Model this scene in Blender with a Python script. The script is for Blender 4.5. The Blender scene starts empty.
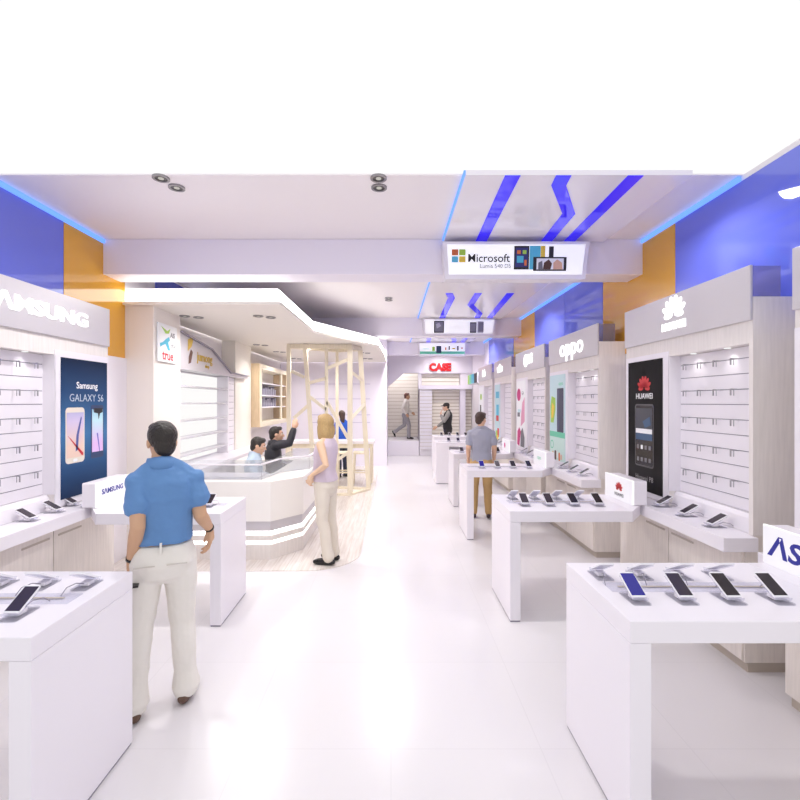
import bpy, bmesh, math, random
from mathutils import Vector, Matrix
random.seed(7)
PI = math.pi
sc = bpy.context.scene
COL = sc.collection
sc.view_settings.view_transform = 'Standard'
sc.view_settings.look = 'None'
sc.view_settings.gamma = 1.0
sc.view_settings.use_curve_mapping = False
sc.view_settings.exposure = 0.0
try:
    sc.cycles.use_denoising = True
    sc.cycles.max_bounces = 10
    sc.cycles.transparent_max_bounces = 16
    sc.cycles.sample_clamp_indirect = 6.0
    sc.cycles.caustics_reflective = False
    sc.cycles.caustics_refractive = False
except Exception:
    pass

# ------------------------------------------------------------------ materials
def lin(c):
    f = lambda v: v/12.92 if v <= .04045 else ((v+.055)/1.055)**2.4
    return (f(c[0]/255), f(c[1]/255), f(c[2]/255), 1)
MATS = {}
def pbr(name, rgb, rough=.5, metal=0, emit=None, es=0, spec=.5, ior=None, bump=0, bscale=40, vary=0, vscale=(6, 6, 6), coat=0):
    m = bpy.data.materials.new(name); m.use_nodes = True
    nt = m.node_tree; b = nt.nodes['Principled BSDF']
    c = lin(rgb)
    b.inputs['Base Color'].default_value = c
    b.inputs['Roughness'].default_value = rough
    b.inputs['Metallic'].default_value = metal
    b.inputs['Specular IOR Level'].default_value = spec
    if ior: b.inputs['IOR'].default_value = ior
    if coat: b.inputs['Coat Weight'].default_value = coat; b.inputs['Coat Roughness'].default_value = .03
    if emit: b.inputs['Emission Color'].default_value = lin(emit); b.inputs['Emission Strength'].default_value = es
    tc = nt.nodes.new('ShaderNodeTexCoord')
    if vary:
        mp = nt.nodes.new('ShaderNodeMapping'); mp.inputs['Scale'].default_value = vscale
        nz = nt.nodes.new('ShaderNodeTexNoise'); nz.inputs['Detail'].default_value = 4
        cr = nt.nodes.new('ShaderNodeValToRGB')
        cr.color_ramp.elements[0].position = .3; cr.color_ramp.elements[1].position = .7
        lo = tuple(x*(1-vary) for x in c[:3])+(1,); hi = tuple(min(1, x*(1+vary*.5)) for x in c[:3])+(1,)
        cr.color_ramp.elements[0].color = lo; cr.color_ramp.elements[1].color = hi
        nt.links.new(tc.outputs['Object'], mp.inputs['Vector']); nt.links.new(mp.outputs[0], nz.inputs['Vector'])
        nt.links.new(nz.outputs['Fac'], cr.inputs['Fac']); nt.links.new(cr.outputs[0], b.inputs['Base Color'])
    if bump:
        n2 = nt.nodes.new('ShaderNodeTexNoise'); n2.inputs['Scale'].default_value = bscale; n2.inputs['Detail'].default_value = 3
        bp = nt.nodes.new('ShaderNodeBump'); bp.inputs['Strength'].default_value = bump; bp.inputs['Distance'].default_value = .02
        nt.links.new(tc.outputs['Object'], n2.inputs['Vector']); nt.links.new(n2.outputs['Fac'], bp.inputs['Height'])
        nt.links.new(bp.outputs[0], b.inputs['Normal'])
    MATS[name] = m
    return m
def emis(name, rgb, s):
    m = bpy.data.materials.new(name); m.use_nodes = True
    nt = m.node_tree; nt.nodes.clear()
    e = nt.nodes.new('ShaderNodeEmission'); e.inputs[0].default_value = lin(rgb); e.inputs[1].default_value = s
    o = nt.nodes.new('ShaderNodeOutputMaterial'); nt.links.new(e.outputs[0], o.inputs[0])
    return m
def clear(name, rgb, transp=.85, rough=.05):
    m = bpy.data.materials.new(name); m.use_nodes = True
    nt = m.node_tree; nt.nodes.clear()
    t = nt.nodes.new('ShaderNodeBsdfTransparent'); t.inputs[0].default_value = lin(rgb)
    g = nt.nodes.new('ShaderNodeBsdfPrincipled'); g.inputs['Base Color'].default_value = lin(rgb); g.inputs['Roughness'].default_value = rough
    mx = nt.nodes.new('ShaderNodeMixShader'); mx.inputs[0].default_value = 1-transp
    o = nt.nodes.new('ShaderNodeOutputMaterial')
    nt.links.new(t.outputs[0], mx.inputs[1]); nt.links.new(g.outputs[0], mx.inputs[2]); nt.links.new(mx.outputs[0], o.inputs[0])
    return m

M_white = pbr('white_lacquer', (238, 233, 240), .28)
M_whitem = pbr('white_matt', (236, 231, 234), .6)
M_ceil = pbr('ceiling_paint', (249, 242, 243), .55)
M_beam = pbr('beam_paint', (242, 236, 247), .5)
M_gloss = pbr('stretch_ceiling', (245, 240, 246), .16)
M_wood = pbr('pale_wood', (233, 226, 223), .5, vary=.06, vscale=(9, 9, .7))
M_woodc = pbr('pale_oak_doors', (231, 222, 215), .5, vary=.07, vscale=(10, 10, .8))
M_cream = pbr('cream_wall', (238, 232, 224), .5)
M_lav = pbr('lavender_wall', (238, 232, 244), .5)
M_head = pbr('brushed_silver', (206, 201, 206), .35, metal=.2)
M_blue = pbr('blue_glass', (104, 116, 226), .04, ior=1.75)
M_orange = pbr('orange_glass', (228, 166, 54), .05, ior=1.7)
M_blueled = emis('blue_led', (110, 155, 255), 1.5)
M_bluestrip = pbr('blue_acrylic', (52, 40, 215), .05, emit=(60, 45, 235), es=.55)
M_led = emis('white_led', (255, 254, 250), 4.5)
M_ledsoft = emis('backlit_panel', (255, 253, 252), 1.0)
M_logo = emis('lit_letters', (255, 255, 255), 1.6)
M_edge = emis('lit_edge', (255, 255, 255), 1.15)
M_signface = pbr('sign_face', (240, 240, 244), .25, emit=(255, 255, 255), es=.14)
M_boxface = pbr('lightbox_face', (240, 240, 244), .3, emit=(255, 255, 255), es=.42)
M_groove = pbr('groove_metal', (150, 145, 158), .4, metal=.3)
M_chrome = pbr('chrome', (168, 166, 172), .3, metal=.7)
M_dark = pbr('dark_gap', (70, 64, 62), .6)
M_handle = pbr('handle_groove', (188, 176, 164), .5)
M_black = pbr('black_gloss', (24, 22, 26), .15)
M_screen = pbr('screen_dark', (62, 54, 62), .12)
M_screen2 = pbr('screen_black', (34, 26, 32), .12)
M_screenb = pbr('screen_blue', (32, 28, 120), .12, emit=(28, 24, 130), es=.35)
M_phone = pbr('phone_silver', (242, 240, 245), .25)
M_acryl = clear('clear_acrylic', (248, 248, 251), .92, .08)
M_glass = clear('showcase_glass', (240, 241, 243), .82, .02)
M_return = clear('acrylic_return', (214, 210, 226), .8, .05)
M_lampring = pbr('lamp_ring', (150, 146, 148), .35, metal=.6)
M_lampin = pbr('lamp_reflector', (84, 80, 80), .35, metal=.5)
M_lampglow = emis('lamp_bulb', (255, 250, 240), .55)
M_birch = pbr('birch', (234, 223, 202), .5, vary=.08, vscale=(12, 12, 1.2))
M_birchd = pbr('oak_edge', (214, 190, 158), .5, vary=.1, vscale=(12, 12, 1.2))
M_slat = pbr('beige_slats', (238, 231, 222), .5)
M_slatg = pbr('slat_backing', (200, 188, 172), .6)  # darker beige of the backing boards behind the slats
M_navyt = pbr('navy_print', (36, 40, 150), .4)
M_red = pbr('red_print', (205, 40, 46), .4)
M_txt = pbr('black_print', (40, 38, 42), .5)
M_gry = pbr('grey_print', (120, 118, 124), .5)
M_wht = pbr('white_print', (244, 244, 246), .5)
M_gold = pbr('gold_print', (205, 170, 70), .4)
M_teal = pbr('teal_print', (110, 205, 170), .45)
M_cyan = pbr('cyan_print', (80, 185, 215), .45)
M_lime = pbr('lime_print', (165, 205, 80), .45)
M_mag = pbr('magenta_print', (200, 30, 120), .45)
M_pink = pbr('pink_print', (228, 160, 190), .45)
M_yel = pbr('yellow_print', (232, 200, 70), .45)
M_skyp = pbr('sky_print', (200, 226, 232), .45)
M_mint = pbr('mint_print', (206, 232, 224), .45)
M_skinp = pbr('skin_print', (226, 180, 150), .5)
M_brn = pbr('brown_print', (90, 60, 50), .5)
M_ogp = pbr('orange_print', (222, 120, 60), .5)

def floor_mat():
    m = pbr('polished_tiles', (243, 239, 242), .24)
    nt = m.node_tree; b = nt.nodes['Principled BSDF']
    tc = nt.nodes.new('ShaderNodeTexCoord'); br = nt.nodes.new('ShaderNodeTexBrick')
    br.offset = 0; br.inputs['Scale'].default_value = 1
    br.inputs['Brick Width'].default_value = .8; br.inputs['Row Height'].default_value = .8
    br.inputs['Mortar Size'].default_value = .003
    br.inputs['Color1'].default_value = lin((227, 223, 226)); br.inputs['Color2'].default_value = lin((226, 222, 225)); br.inputs['Mortar'].default_value = lin((221, 217, 220))
    nt.links.new(tc.outputs['Object'], br.inputs['Vector']); nt.links.new(br.outputs[0], b.inputs['Base Color'])
    return m
def plank_mat():
    m = pbr('pale_planks', (222, 212, 206), .3)
    nt = m.node_tree; b = nt.nodes['Principled BSDF']
    tc = nt.nodes.new('ShaderNodeTexCoord')
    mp = nt.nodes.new('ShaderNodeMapping'); mp.inputs['Rotation'].default_value = (0, 0, PI/2)
    br = nt.nodes.new('ShaderNodeTexBrick'); br.inputs['Scale'].default_value = 1
    br.inputs['Brick Width'].default_value = 1.1; br.inputs['Row Height'].default_value = .13; br.inputs['Mortar Size'].default_value = .002
    br.inputs['Color1'].default_value = lin((238, 232, 228)); br.inputs['Color2'].default_value = lin((228, 220, 215)); br.inputs['Mortar'].default_value = lin((206, 197, 190))
    nz = nt.nodes.new('ShaderNodeTexNoise'); nz.inputs['Scale'].default_value = 1; nz.inputs['Detail'].default_value = 6
    mp2 = nt.nodes.new('ShaderNodeMapping'); mp2.inputs['Scale'].default_value = (34, 2.2, 1)
    cr = nt.nodes.new('ShaderNodeValToRGB'); cr.color_ramp.elements[0].position = .35; cr.color_ramp.elements[1].position = .65
    cr.color_ramp.elements[0].color = lin((226, 218, 213)); cr.color_ramp.elements[1].color = (1, 1, 1, 1)
    mx = nt.nodes.new('ShaderNodeMix'); mx.data_type = 'RGBA'; mx.blend_type = 'MULTIPLY'; mx.inputs[0].default_value = .7
    L = nt.links.new
    L(tc.outputs['Object'], mp.inputs[0]); L(mp.outputs[0], br.inputs['Vector'])
    L(tc.outputs['Object'], mp2.inputs[0]); L(mp2.outputs[0], nz.inputs['Vector']); L(nz.outputs['Fac'], cr.inputs[0])
    L(br.outputs[0], mx.inputs[6]); L(cr.outputs[0], mx.inputs[7]); L(mx.outputs[2], b.inputs['Base Color'])
    return m
M_floor = floor_mat(); M_plank = plank_mat()
def print_grad(name, stops, axis='Z', z0=0, z1=1, rough=.55):
    """a printed poster ground: colours running over the height of the print"""
    m = pbr(name, (128, 128, 128), rough, spec=.15)
    nt = m.node_tree; b = nt.nodes['Principled BSDF']
    tc = nt.nodes.new('ShaderNodeTexCoord'); sp = nt.nodes.new('ShaderNodeSeparateXYZ')
    mr = nt.nodes.new('ShaderNodeMapRange'); mr.inputs['From Min'].default_value = z0; mr.inputs['From Max'].default_value = z1
    cr = nt.nodes.new('ShaderNodeValToRGB')
    cr.color_ramp.elements.remove(cr.color_ramp.elements[1])
    cr.color_ramp.elements[0].position = stops[0][0]; cr.color_ramp.elements[0].color = lin(stops[0][1])
    for p, c in stops[1:]:
        e = cr.color_ramp.elements.new(p); e.color = lin(c)
    L = nt.links.new
    L(tc.outputs['Object'], sp.inputs[0]); L(sp.outputs[axis], mr.inputs['Value']); L(mr.outputs[0], cr.inputs[0]); L(cr.outputs[0], b.inputs['Base Color'])
    return m

# ------------------------------------------------------------------ mesh building
class MB:
    def __init__(s): s.v = []; s.f = []; s.m = []
    def add(s, vs, fs, m=0):
        o = len(s.v); s.v += [tuple(v) for v in vs]
        for f in fs: s.f.append(tuple(i+o for i in f)); s.m.append(m)
        return s
    def box(s, x0, x1, y0, y1, z0, z1, m=0):
        x0, x1 = min(x0, x1), max(x0, x1); y0, y1 = min(y0, y1), max(y0, y1); z0, z1 = min(z0, z1), max(z0, z1)
        return s.add([(x0, y0, z0), (x1, y0, z0), (x1, y1, z0), (x0, y1, z0), (x0, y0, z1), (x1, y0, z1), (x1, y1, z1), (x0, y1, z1)],
                     [(0, 3, 2, 1), (4, 5, 6, 7), (0, 1, 5, 4), (1, 2, 6, 5), (2, 3, 7, 6), (3, 0, 4, 7)], m)
    def prism(s, poly, z0, z1, m=0):
        n = len(poly)
        a = sum(poly[i][0]*poly[(i+1) % n][1]-poly[(i+1) % n][0]*poly[i][1] for i in range(n))
        if a < 0: poly = poly[::-1]
        return s.add([(x, y, z0) for x, y in poly]+[(x, y, z1) for x, y in poly],
                     [tuple(range(n))[::-1], tuple(range(n, 2*n))]+[(i, (i+1) % n, (i+1) % n+n, i+n) for i in range(n)], m)
    def xprism(s, poly, y0, y1, m=0):      # poly in (x, z), extruded along y
        n = len(poly)
        a = sum(poly[i][0]*poly[(i+1) % n][1]-poly[(i+1) % n][0]*poly[i][1] for i in range(n))
        if a > 0: poly = poly[::-1]
        return s.add([(x, y0, z) for x, z in poly]+[(x, y1, z) for x, z in poly],
                     [tuple(range(n))[::-1], tuple(range(n, 2*n))]+[(i, (i+1) % n, (i+1) % n+n, i+n) for i in range(n)], m)
    def bar(s, p, q, w, d=None, m=0):
        """square bar from p to q"""
        p = Vector(p); q = Vector(q); d = d or w; t = (q-p).normalized()
        up = Vector((0, 1, 0)) if abs(t.y) < .9 else Vector((1, 0, 0))
        a = t.cross(up).normalized()*w/2; b = t.cross(a).normalized()*d/2
        vs = [p-a-b, p+a-b, p+a+b, p-a+b, q-a-b, q+a-b, q+a+b, q-a+b]
        return s.add(vs, [(0, 3, 2, 1), (4, 5, 6, 7), (0, 1, 5, 4), (1, 2, 6, 5), (2, 3, 7, 6), (3, 0, 4, 7)], m)
    def rings(s, rings, m=0):
        n = len(rings[0]); o = len(s.v)
        for r in rings: s.v += [tuple(p) for p in r]
        for k in range(len(rings)-1):
            for i in range(n):
                j = (i+1) % n
                s.f.append((o+k*n+i, o+k*n+j, o+(k+1)*n+j, o+(k+1)*n+i)); s.m.append(m)
        s.f.append(tuple(o+i for i in range(n))[::-1]); s.m.append(m)
        e = o+(len(rings)-1)*n
        s.f.append(tuple(e+i for i in range(n))); s.m.append(m)
        return s
    def cyl(s, c, r, z0, z1, n=20, m=0, r2=None):
        r2 = r if r2 is None else r2
        return s.rings([[(c[0]+rr*math.cos(2*PI*i/n), c[1]+rr*math.sin(2*PI*i/n), z) for i in range(n)] for rr, z in ((r, z0), (r2, z1))], m)
    def ring(s, c, r0, r1, z0, z1, n=24, m=0):
        pr = [(r0, z0), (r1, z0), (r1, z1), (r0, z1)]; o = len(s.v)
        for i in range(n):
            a = 2*PI*i/n
            s.v += [(c[0]+r*math.cos(a), c[1]+r*math.sin(a), z) for r, z in pr]
        for i in range(n):
            j = (i+1) % n
            for k in range(4):
                l = (k+1) % 4
                s.f.append((o+i*4+k, o+j*4+k, o+j*4+l, o+i*4+l)[::-1]); s.m.append(m)
        return s
    def tube(s, pts, rad, n=12, m=0, caps=True):
        pts = [Vector(p) for p in pts]
        if not isinstance(rad, (list, tuple)): rad = [rad]*len(pts)
        rad = list(rad)
        if caps:
            t0 = (pts[0]-pts[1]).normalized(); t1 = (pts[-1]-pts[-2]).normalized()
            pts = [pts[0]+t0*rad[0]*.92, pts[0]+t0*rad[0]*.6]+pts+[pts[-1]+t1*rad[-1]*.6, pts[-1]+t1*rad[-1]*.92]
            rad = [rad[0]*.38, rad[0]*.8]+rad+[rad[-1]*.8, rad[-1]*.38]
        t = (pts[1]-pts[0]).normalized()
        u = t.orthogonal().normalized(); rg = []
        for i, p in enumerate(pts):
            if i == 0: tt = pts[1]-pts[0]
            elif i == len(pts)-1: tt = pts[-1]-pts[-2]
            else: tt = (pts[i+1]-pts[i]).normalized()+(pts[i]-pts[i-1]).normalized()
            tt = tt.normalized(); u = (u-tt*u.dot(tt)).normalized(); w = tt.cross(u)
            rg.append([p+(u*math.cos(2*PI*k/n)+w*math.sin(2*PI*k/n))*rad[i] for k in range(n)])
        return s.rings(rg, m)
    def ell(s, c, r, n=16, k=10, m=0, rot=None):
        rg = []
        for j in range(1, k):
            a = PI*j/k
            ring = [Vector((r[0]*math.sin(a)*math.cos(2*PI*i/n), r[1]*math.sin(a)*math.sin(2*PI*i/n), -r[2]*math.cos(a))) for i in range(n)]
            if rot: ring = [rot @ p for p in ring]
            rg.append([p+Vector(c) for p in ring])
        return s.rings(rg, m)
    def xf(s, M, start=0):
        s.v = s.v[:start]+[tuple(M @ Vector(p)) for p in s.v[start:]]
        return s
    def mesh(s, name, mats):
        me = bpy.data.meshes.new(name); me.from_pydata(s.v, [], s.f)
        for m in (mats if isinstance(mats, (list, tuple)) else [mats]): me.materials.append(m)
        me.polygons.foreach_set('material_index', s.m); me.update()
        return me
    def build(s, name, mats, root=None, bevel=0, smooth=False, world=True):
        me = s.mesh(name, mats)
        if smooth: me.polygons.foreach_set('use_smooth', [True]*len(me.polygons))
        o = bpy.data.objects.new(name, me); COL.objects.link(o)
        if root is not None:
            if world: me.transform(base_matrix(root).inverted())
            o.parent = root
        if bevel:
            b = o.modifiers.new('bevel', 'BEVEL'); b.width = bevel; b.segments = 2; b.limit_method = 'ANGLE'
        return o
BASE = {}
def base_matrix(o):
    return BASE.get(o.name, Matrix())
def empty(name, loc, rz=0, label=None, cat=None, group=None):
    o = bpy.data.objects.new(name, None); COL.objects.link(o)
    o.location = loc; o.rotation_euler = (0, 0, rz); o.empty_display_size = .1
    BASE[o.name] = Matrix.Translation(Vector(loc)) @ Matrix.Rotation(rz, 4, 'Z')
    return tag(o, label, cat, group)
def sub(o, root):      # mark o (a part built under root) as able to carry sub-parts in the same frame
    BASE[o.name] = base_matrix(root); return o
def tag(o, label=None, cat=None, group=None, kind=None):
    if label: o['label'] = label
    if cat: o['category'] = cat
    if group: o['group'] = group
    if kind: o['kind'] = kind
    return o
def struct(o): return tag(o, kind='structure')
def copy_tree(o, parent=None):
    c = o.copy(); COL.objects.link(c)
    if parent is not None: c.parent = parent
    for ch in list(o.children): copy_tree(ch, c)
    return c
def text(name, body, size, mat, root, loc=(0, 0, 0), ext=.004, bold=0, sx=1, align='CENTER', shear=0, rot=None):
    """letters standing in the local x/z plane, read from -y; built as a mesh"""
    cu = bpy.data.curves.new(name, 'FONT'); cu.body = body; cu.size = size; cu.extrude = ext; cu.offset = bold
    cu.align_x = align; cu.align_y = 'CENTER'; cu.shear = shear; cu.resolution_u = 3
    t = bpy.data.objects.new(name, cu); COL.objects.link(t)
    dg = bpy.context.evaluated_depsgraph_get()
    me = bpy.data.meshes.new_from_object(t.evaluated_get(dg))
    bpy.data.objects.remove(t); bpy.data.curves.remove(cu)
    me.name = name
    me.transform(Matrix.Translation(Vector(loc)) @ Matrix.Rotation(PI/2, 4, 'X') @ Matrix.Diagonal((sx, 1, 1, 1)))
    me.materials.clear(); me.materials.append(mat)
    o = bpy.data.objects.new(name, me); COL.objects.link(o); o.parent = root
    return o

# ------------------------------------------------------------------ camera
cam = bpy.data.cameras.new('camera'); cam.sensor_width = 36; cam.lens = 36*450/800
cam.shift_x = 9/800; cam.shift_y = 2/800; cam.clip_start = .05
co = bpy.data.objects.new('camera', cam); COL.objects.link(co)
co.location = (0, 0, 1.85); co.rotation_euler = (PI/2, 0, 0)
sc.camera = co
w = bpy.data.worlds.new('world'); sc.world = w; w.use_nodes = True
bg = w.node_tree.nodes['Background']; bg.inputs[0].default_value = (1, 1, 1, 1); bg.inputs[1].default_value = 1.03

XL, XR, ZC = -3.19, 2.79, 3.65
XC = -.2
# ------------------------------------------------------------------ room shell
struct(MB().box(XL-.1, XR+.1, -.6, 17.4, -.1, 0).build('floor', M_floor))
struct(MB().box(XL-.1, XR+.1, 3.57, 17.4, ZC, ZC+.012).build('ceiling', M_ceil))
struct(MB().box(XL-.1, XL, 1.0, 17.4, 0, ZC).build('wall_left', M_whitem))
struct(MB().box(XR, XR+.1, 1.0, 17.4, 0, ZC).build('wall_right', M_whitem))
struct(MB().box(XL-.1, XR+.1, 17.2, 17.3, 0, ZC).build('wall_back', M_lav))
# plank floor of the kiosk, rounded at its aisle corner
poly = [(XL, 4.92), (-.95, 4.92)]
for i in range(9):
    a = -PI/2+PI/2*i/8
    poly.append((-.95+.58*math.cos(a), 5.5+.58*math.sin(a)))
poly += [(-.33, 12.9), (XL, 12.9)]
struct(MB().prism(poly, 0, .006).build('floor_planks', M_plank))

def wall_panels(side, spans, z0, nm):
    x = XL if side < 0 else XR
    for (a, b, m, kind) in spans:
        o = MB().box(x, x-side*.012, a+.004, b-.004, z0 if not (side < 0 and a > 6) else 3.24, ZC-.05).build(kind+'_wall_panel', m); struct(o)
wall_panels(-1, [(1.0, 4.37, M_blue, 'blue'), (4.37, 5.38, M_orange, 'orange'), (6.08, 10.2, M_blue, 'blue')], 2.37, 'left')
wall_panels(1, [(1.0, 4.40, M_blue, 'blue'), (4.40, 5.90, M_orange, 'orange'), (5.90, 7.2, M_blue, 'blue'), (7.2, 8.70, M_blue, 'blue'), (8.70, 10.2, M_orange, 'orange'), (10.2, 12.8, M_blue, 'blue')], 2.42, 'right')
struct(MB().box(XR, XR-.012, 12.8, 15.4, 2.42, ZC).build('trim_1', M_lav))
# ceiling beams
for i, (y, d) in enumerate(((4.97, .33), (9.6, .34), (13.42, .3))):
    o = MB().box(XL, XR, y, y+d, 3.26, ZC).build('ceiling_beam', M_beam, bevel=.006); struct(o)
# blue led coves between beams along both walls
def cove(x0, x1, y0, y1, label):
    o = MB().box(x0, x1, y0, y1, ZC-.048, ZC-.012).build('led_strip', M_blueled)
    tag(o, label, 'light strip')
cv = [(3.57, 4.96), (5.31, 9.59), (9.95, 13.4)]
wh = ['from the shopfront to the first beam', 'between the first and second ceiling beams', 'between the second and third ceiling beams']
for k, (a, b) in enumerate(cv):
    cove(XR-.04, XR-.012, a, b, 'blue light strip high on the right wall, '+wh[k])
for k, (a, b) in enumerate(cv[:1]):
    cove(XL+.012, XL+.04, a, b, 'blue light strip high on the left wall, '+wh[k])

# glossy dropped ceiling panels with zigzag blue strips
def zig(pts, wd):
    l = []; r = []
    for i, (x, y) in enumerate(pts): l.append((x-wd/2, y)); r.append((x+wd/2, y))
    return l+r[::-1]
def light_panel(y0, y1, paths, label):
    root = empty('ceiling_light_panel', (1.45, y0, ZC-.04), 0, label, 'ceiling panel')
    MB().box(.58, 2.34, y0, y1, ZC-.04, ZC-.001).build('glossy_panel', M_gloss, root)
    for P in paths:
        MB().prism(zig(P, .12), ZC-.046, ZC-.0402).build('blue_strip', M_bluestrip, root)
    MB().box(.565, .58, y0, y1, ZC-.028, ZC-.002).build('edge_light', M_blueled, root)
light_panel(3.49, 4.95, [[(.945, 3.492), (.985, 4.93)], [(1.34, 3.492), (1.36, 3.65), (1.66, 4.2), (1.70, 4.93)], [(1.90, 3.492), (1.95, 4.93)]],
            'glossy white ceiling panel with three zigzag blue strips in front of the first beam')
light_panel(5.32, 9.56, [[(.94, 7.27), (1.02, 7.6), (1.07, 9.4)], [(1.41, 7.27), (1.44, 8.15), (1.76, 8.94), (1.80, 9.4)], [(1.93, 7.27), (2.06, 9.4)]],
            'glossy white ceiling panel with zigzag blue strips between the first and second beams')
light_panel(9.96, 13.38, [[(1.0, 11.2), (1.1, 13.35)], [(1.45, 11.2), (1.83, 12.9), (1.83, 13.35)], [(2.0, 11.2), (2.1, 13.35)]],
            'glossy white ceiling panel with small blue strips just before the third beam')
# ------------------------------------------------------------------ ceiling downlights
def downlight_proto():
    r = empty('downlight', (0, 0, 0))
    MB().ring((0, 0), .048, .066, -.012, .002, 24).build('trim_ring', M_lampring, r, world=False)
    MB().cyl((0, 0), .048, -.006, -.002, 20, r2=.048).build('reflector', M_lampin, r, world=False)
    MB().cyl((0, 0), .022, -.010, -.006, 14).build('lamp', M_lampglow, r, world=False)
    return r
DL = downlight_proto(); DL_used = [False]
def downlight(x, y, z, label, scale=1):
    o = DL if not DL_used[0] else copy_tree(DL)
    DL_used[0] = True
    o.location = (x, y, z); o.scale = (scale,)*3
    tag(o, label, 'ceiling light', 'round ceiling downlights in pairs')
def spot(x, y, z, power, size=2.75, r=.09, color=(1, .98, .95)):
    l = bpy.data.lights.new('downlight_beam', 'SPOT'); l.energy = power; l.spot_size = size; l.spot_blend = .8; l.shadow_soft_size = r; l.color = color
    o = bpy.data.objects.new('downlight_beam', l); COL.objects.link(o); o.location = (x, y, z); return o
rows = [(3.7, 'before the first beam'), (7.9, 'before the second beam'), (12.3, 'before the third beam')]
for k, (y, wh) in enumerate(rows):
    for x, sd in ((-1.82, 'on the left of the aisle'), (-.1+.06*k, 'over the middle of the aisle'), (2.25+.03*k, 'beside the right wall')):
        if k > 0 and x < -1: continue
        for j, nf in enumerate(('nearer', 'farther')):
            yy = y-.13+.17*j
            if y < 4: yy = y-.09+.16*j
            downlight(x+(.05*(j-.5) if x > 1 else -.05*(j-.5) if x < -1 else 0)*(-1), yy, ZC, nf+' lamp of the pair '+wh+' '+sd)
        spot(x, y, ZC-.03, (120, 170, 190)[k])
# ------------------------------------------------------------------ wall display bays
def mx(s, x): return XC+s*x
class SB(MB):
    """boxes given as distance from the shop's centre line, so the left bay mirrors the right ones"""
    def __init__(q, s, y0): super().__init__(); q.s = s; q.y0 = y0
    def b(q, xa, xb, ya, yb, za, zb, m=0): return q.box(mx(q.s, xa), mx(q.s, xb), q.y0+ya, q.y0+yb, za, zb, m)
HOOK_ME = MB().tube([(0, 0, 0), (0, -.05, .002)], .004, 6).box(-.005, .005, -.056, -.05, -.045, .004).tube([(0, -.03, 0), (0, -.03, -.045)], .003, 6).mesh('hook', M_chrome)
def bay(s, y0, nm, ln=1.65, hooks=True, spots=True, hook_cols=4, near_side=True):
    rot = -PI/2 if s > 0 else PI/2
    root = empty('wall_display_unit', (mx(s, 2.8), y0+ln/2, 0), 0, nm[0], 'display unit', 'wall display units with lit headers')
    # frame
    f = SB(s, y0)
    f.b(2.67, 2.985, 0, .036, .936, 2.57)
    f.b(2.67, 2.985, .93, ln, .936, 2.57); f.b(2.67, 2.985, .0361, .9299, 2.255, 2.57)
    f.b(2.79, 2.985, .0361, .9299, .936, 2.2549)
    f.build('frame', M_wood, root)
    f = SB(s, y0); f.b(2.664, 2.6699, .926, ln-.002, .94, 2.30); f.b(2.664, 2.7835, .92, .9298, 1.062, 2.2545); f.build('white_panel', M_white, root)
    # header: silver fascia in front of a clear return
    h = SB(s, y0); h.b(2.65, 2.669, 0, ln, 2.41, 2.787)
    hb = sub(h.build('header_sign', M_head, root, bevel=.004), root)
    h = SB(s, y0); h.b(2.67, 2.86, .002, ln-.002, 2.572, 2.78); h.build('header_return', M_return, root)
    # slat wall
    zs = [2.17-.113*i for i in range(10)]
    sl = SB(s, y0)
    ed = [2.255]+zs+[1.06]
    for a, b in zip(ed[:-1], ed[1:]): sl.b(2.766, 2.784, .036, .93, b+.0035, a-.0035)
    sw = sub(sl.build('slat_wall', M_white, root), root)
    g = SB(s, y0)
    for z in zs: g.b(2.770, 2.786, .036, .93, z-.0034, z+.0034)
    g.build('metal_groove', M_groove, root)
    # sloping ledge under the slat wall
    poly = [(mx(s, 2.785), .935), (mx(s, 2.785), 1.06), (mx(s, 2.735), 1.06), (mx(s, 2.715), 1.03), (mx(s, 2.69), .935)]
    l = MB(); l.xprism(poly, y0+.036, y0+.93); l.build('ledge', M_white, root)
    if hooks:
        for i in range(0, 10, 2):
            for j in range(hook_cols):
                y = (.26+.18*j) if hook_cols == 4 else (.3+.22*j)
                o = bpy.data.objects.new('hook', HOOK_ME); COL.objects.link(o); o.parent = sw
                o.rotation_euler = (0, 0, rot)
                o.location = Vector((mx(s, 2.766), y0+y, zs[i]))-root.location
    if spots:
        for y in (.30, .68):
            MB().cyl((mx(s, 2.72), y0+y), .022, 2.249, 2.2549, 14).build('lamp', M_edge, root)
            sp = spot(mx(s, 2.722), y0+y, 2.245, 1.1, 1.9, .015)
            sp.data.name = sp.name = 'shelf_lamp_beam'
    return root
def header_art(s, y0, root, fn, ln=1.65, z=2.6, at=.9):
    """frame for things on the header face; fn(root, hb) adds lettering"""
    hb = [c for c in root.children if c.name.startswith('header_sign')][0]
    e = hb
    rot = -PI/2 if s > 0 else PI/2
    M = Matrix.Translation(Vector((mx(s, 2.65), y0+at, z))) @ Matrix.Rotation(rot, 4, 'Z')
    before = set(bpy.data.objects)
    fn(e)
    for o in set(bpy.data.objects)-before:
        o.data.transform(Matrix.Translation(-root.location) @ M)
def petals(mb, c, R, m=0, n=8, th=.006, y=-.006):
    """a flower mark of eight petals, open at the foot, flat in the x/z plane"""
    for i in range(n):
        a = math.radians(-62+124*(i/(n-1)))*1.45
        L = R*(1.0 if 1 <= i <= n-2 else .78); W = R*.19
        d = Vector((math.sin(a), math.cos(a))); p = Vector((d.y, -d.x))
        pts = []
        for k in range(16):
            t = 2*PI*k/16
            u = .56+.44*math.cos(t); v = math.sin(t)*W*(.55+.45*u)
            q = Vector(c)+d*(u*L)+p*v
            pts.append((q.x, q.y))
        mb.xprism(pts, y, y+th, m)
    return mb
def part(mb, name, mat, root): return mb.build(name, mat, root, world=False)

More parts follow.
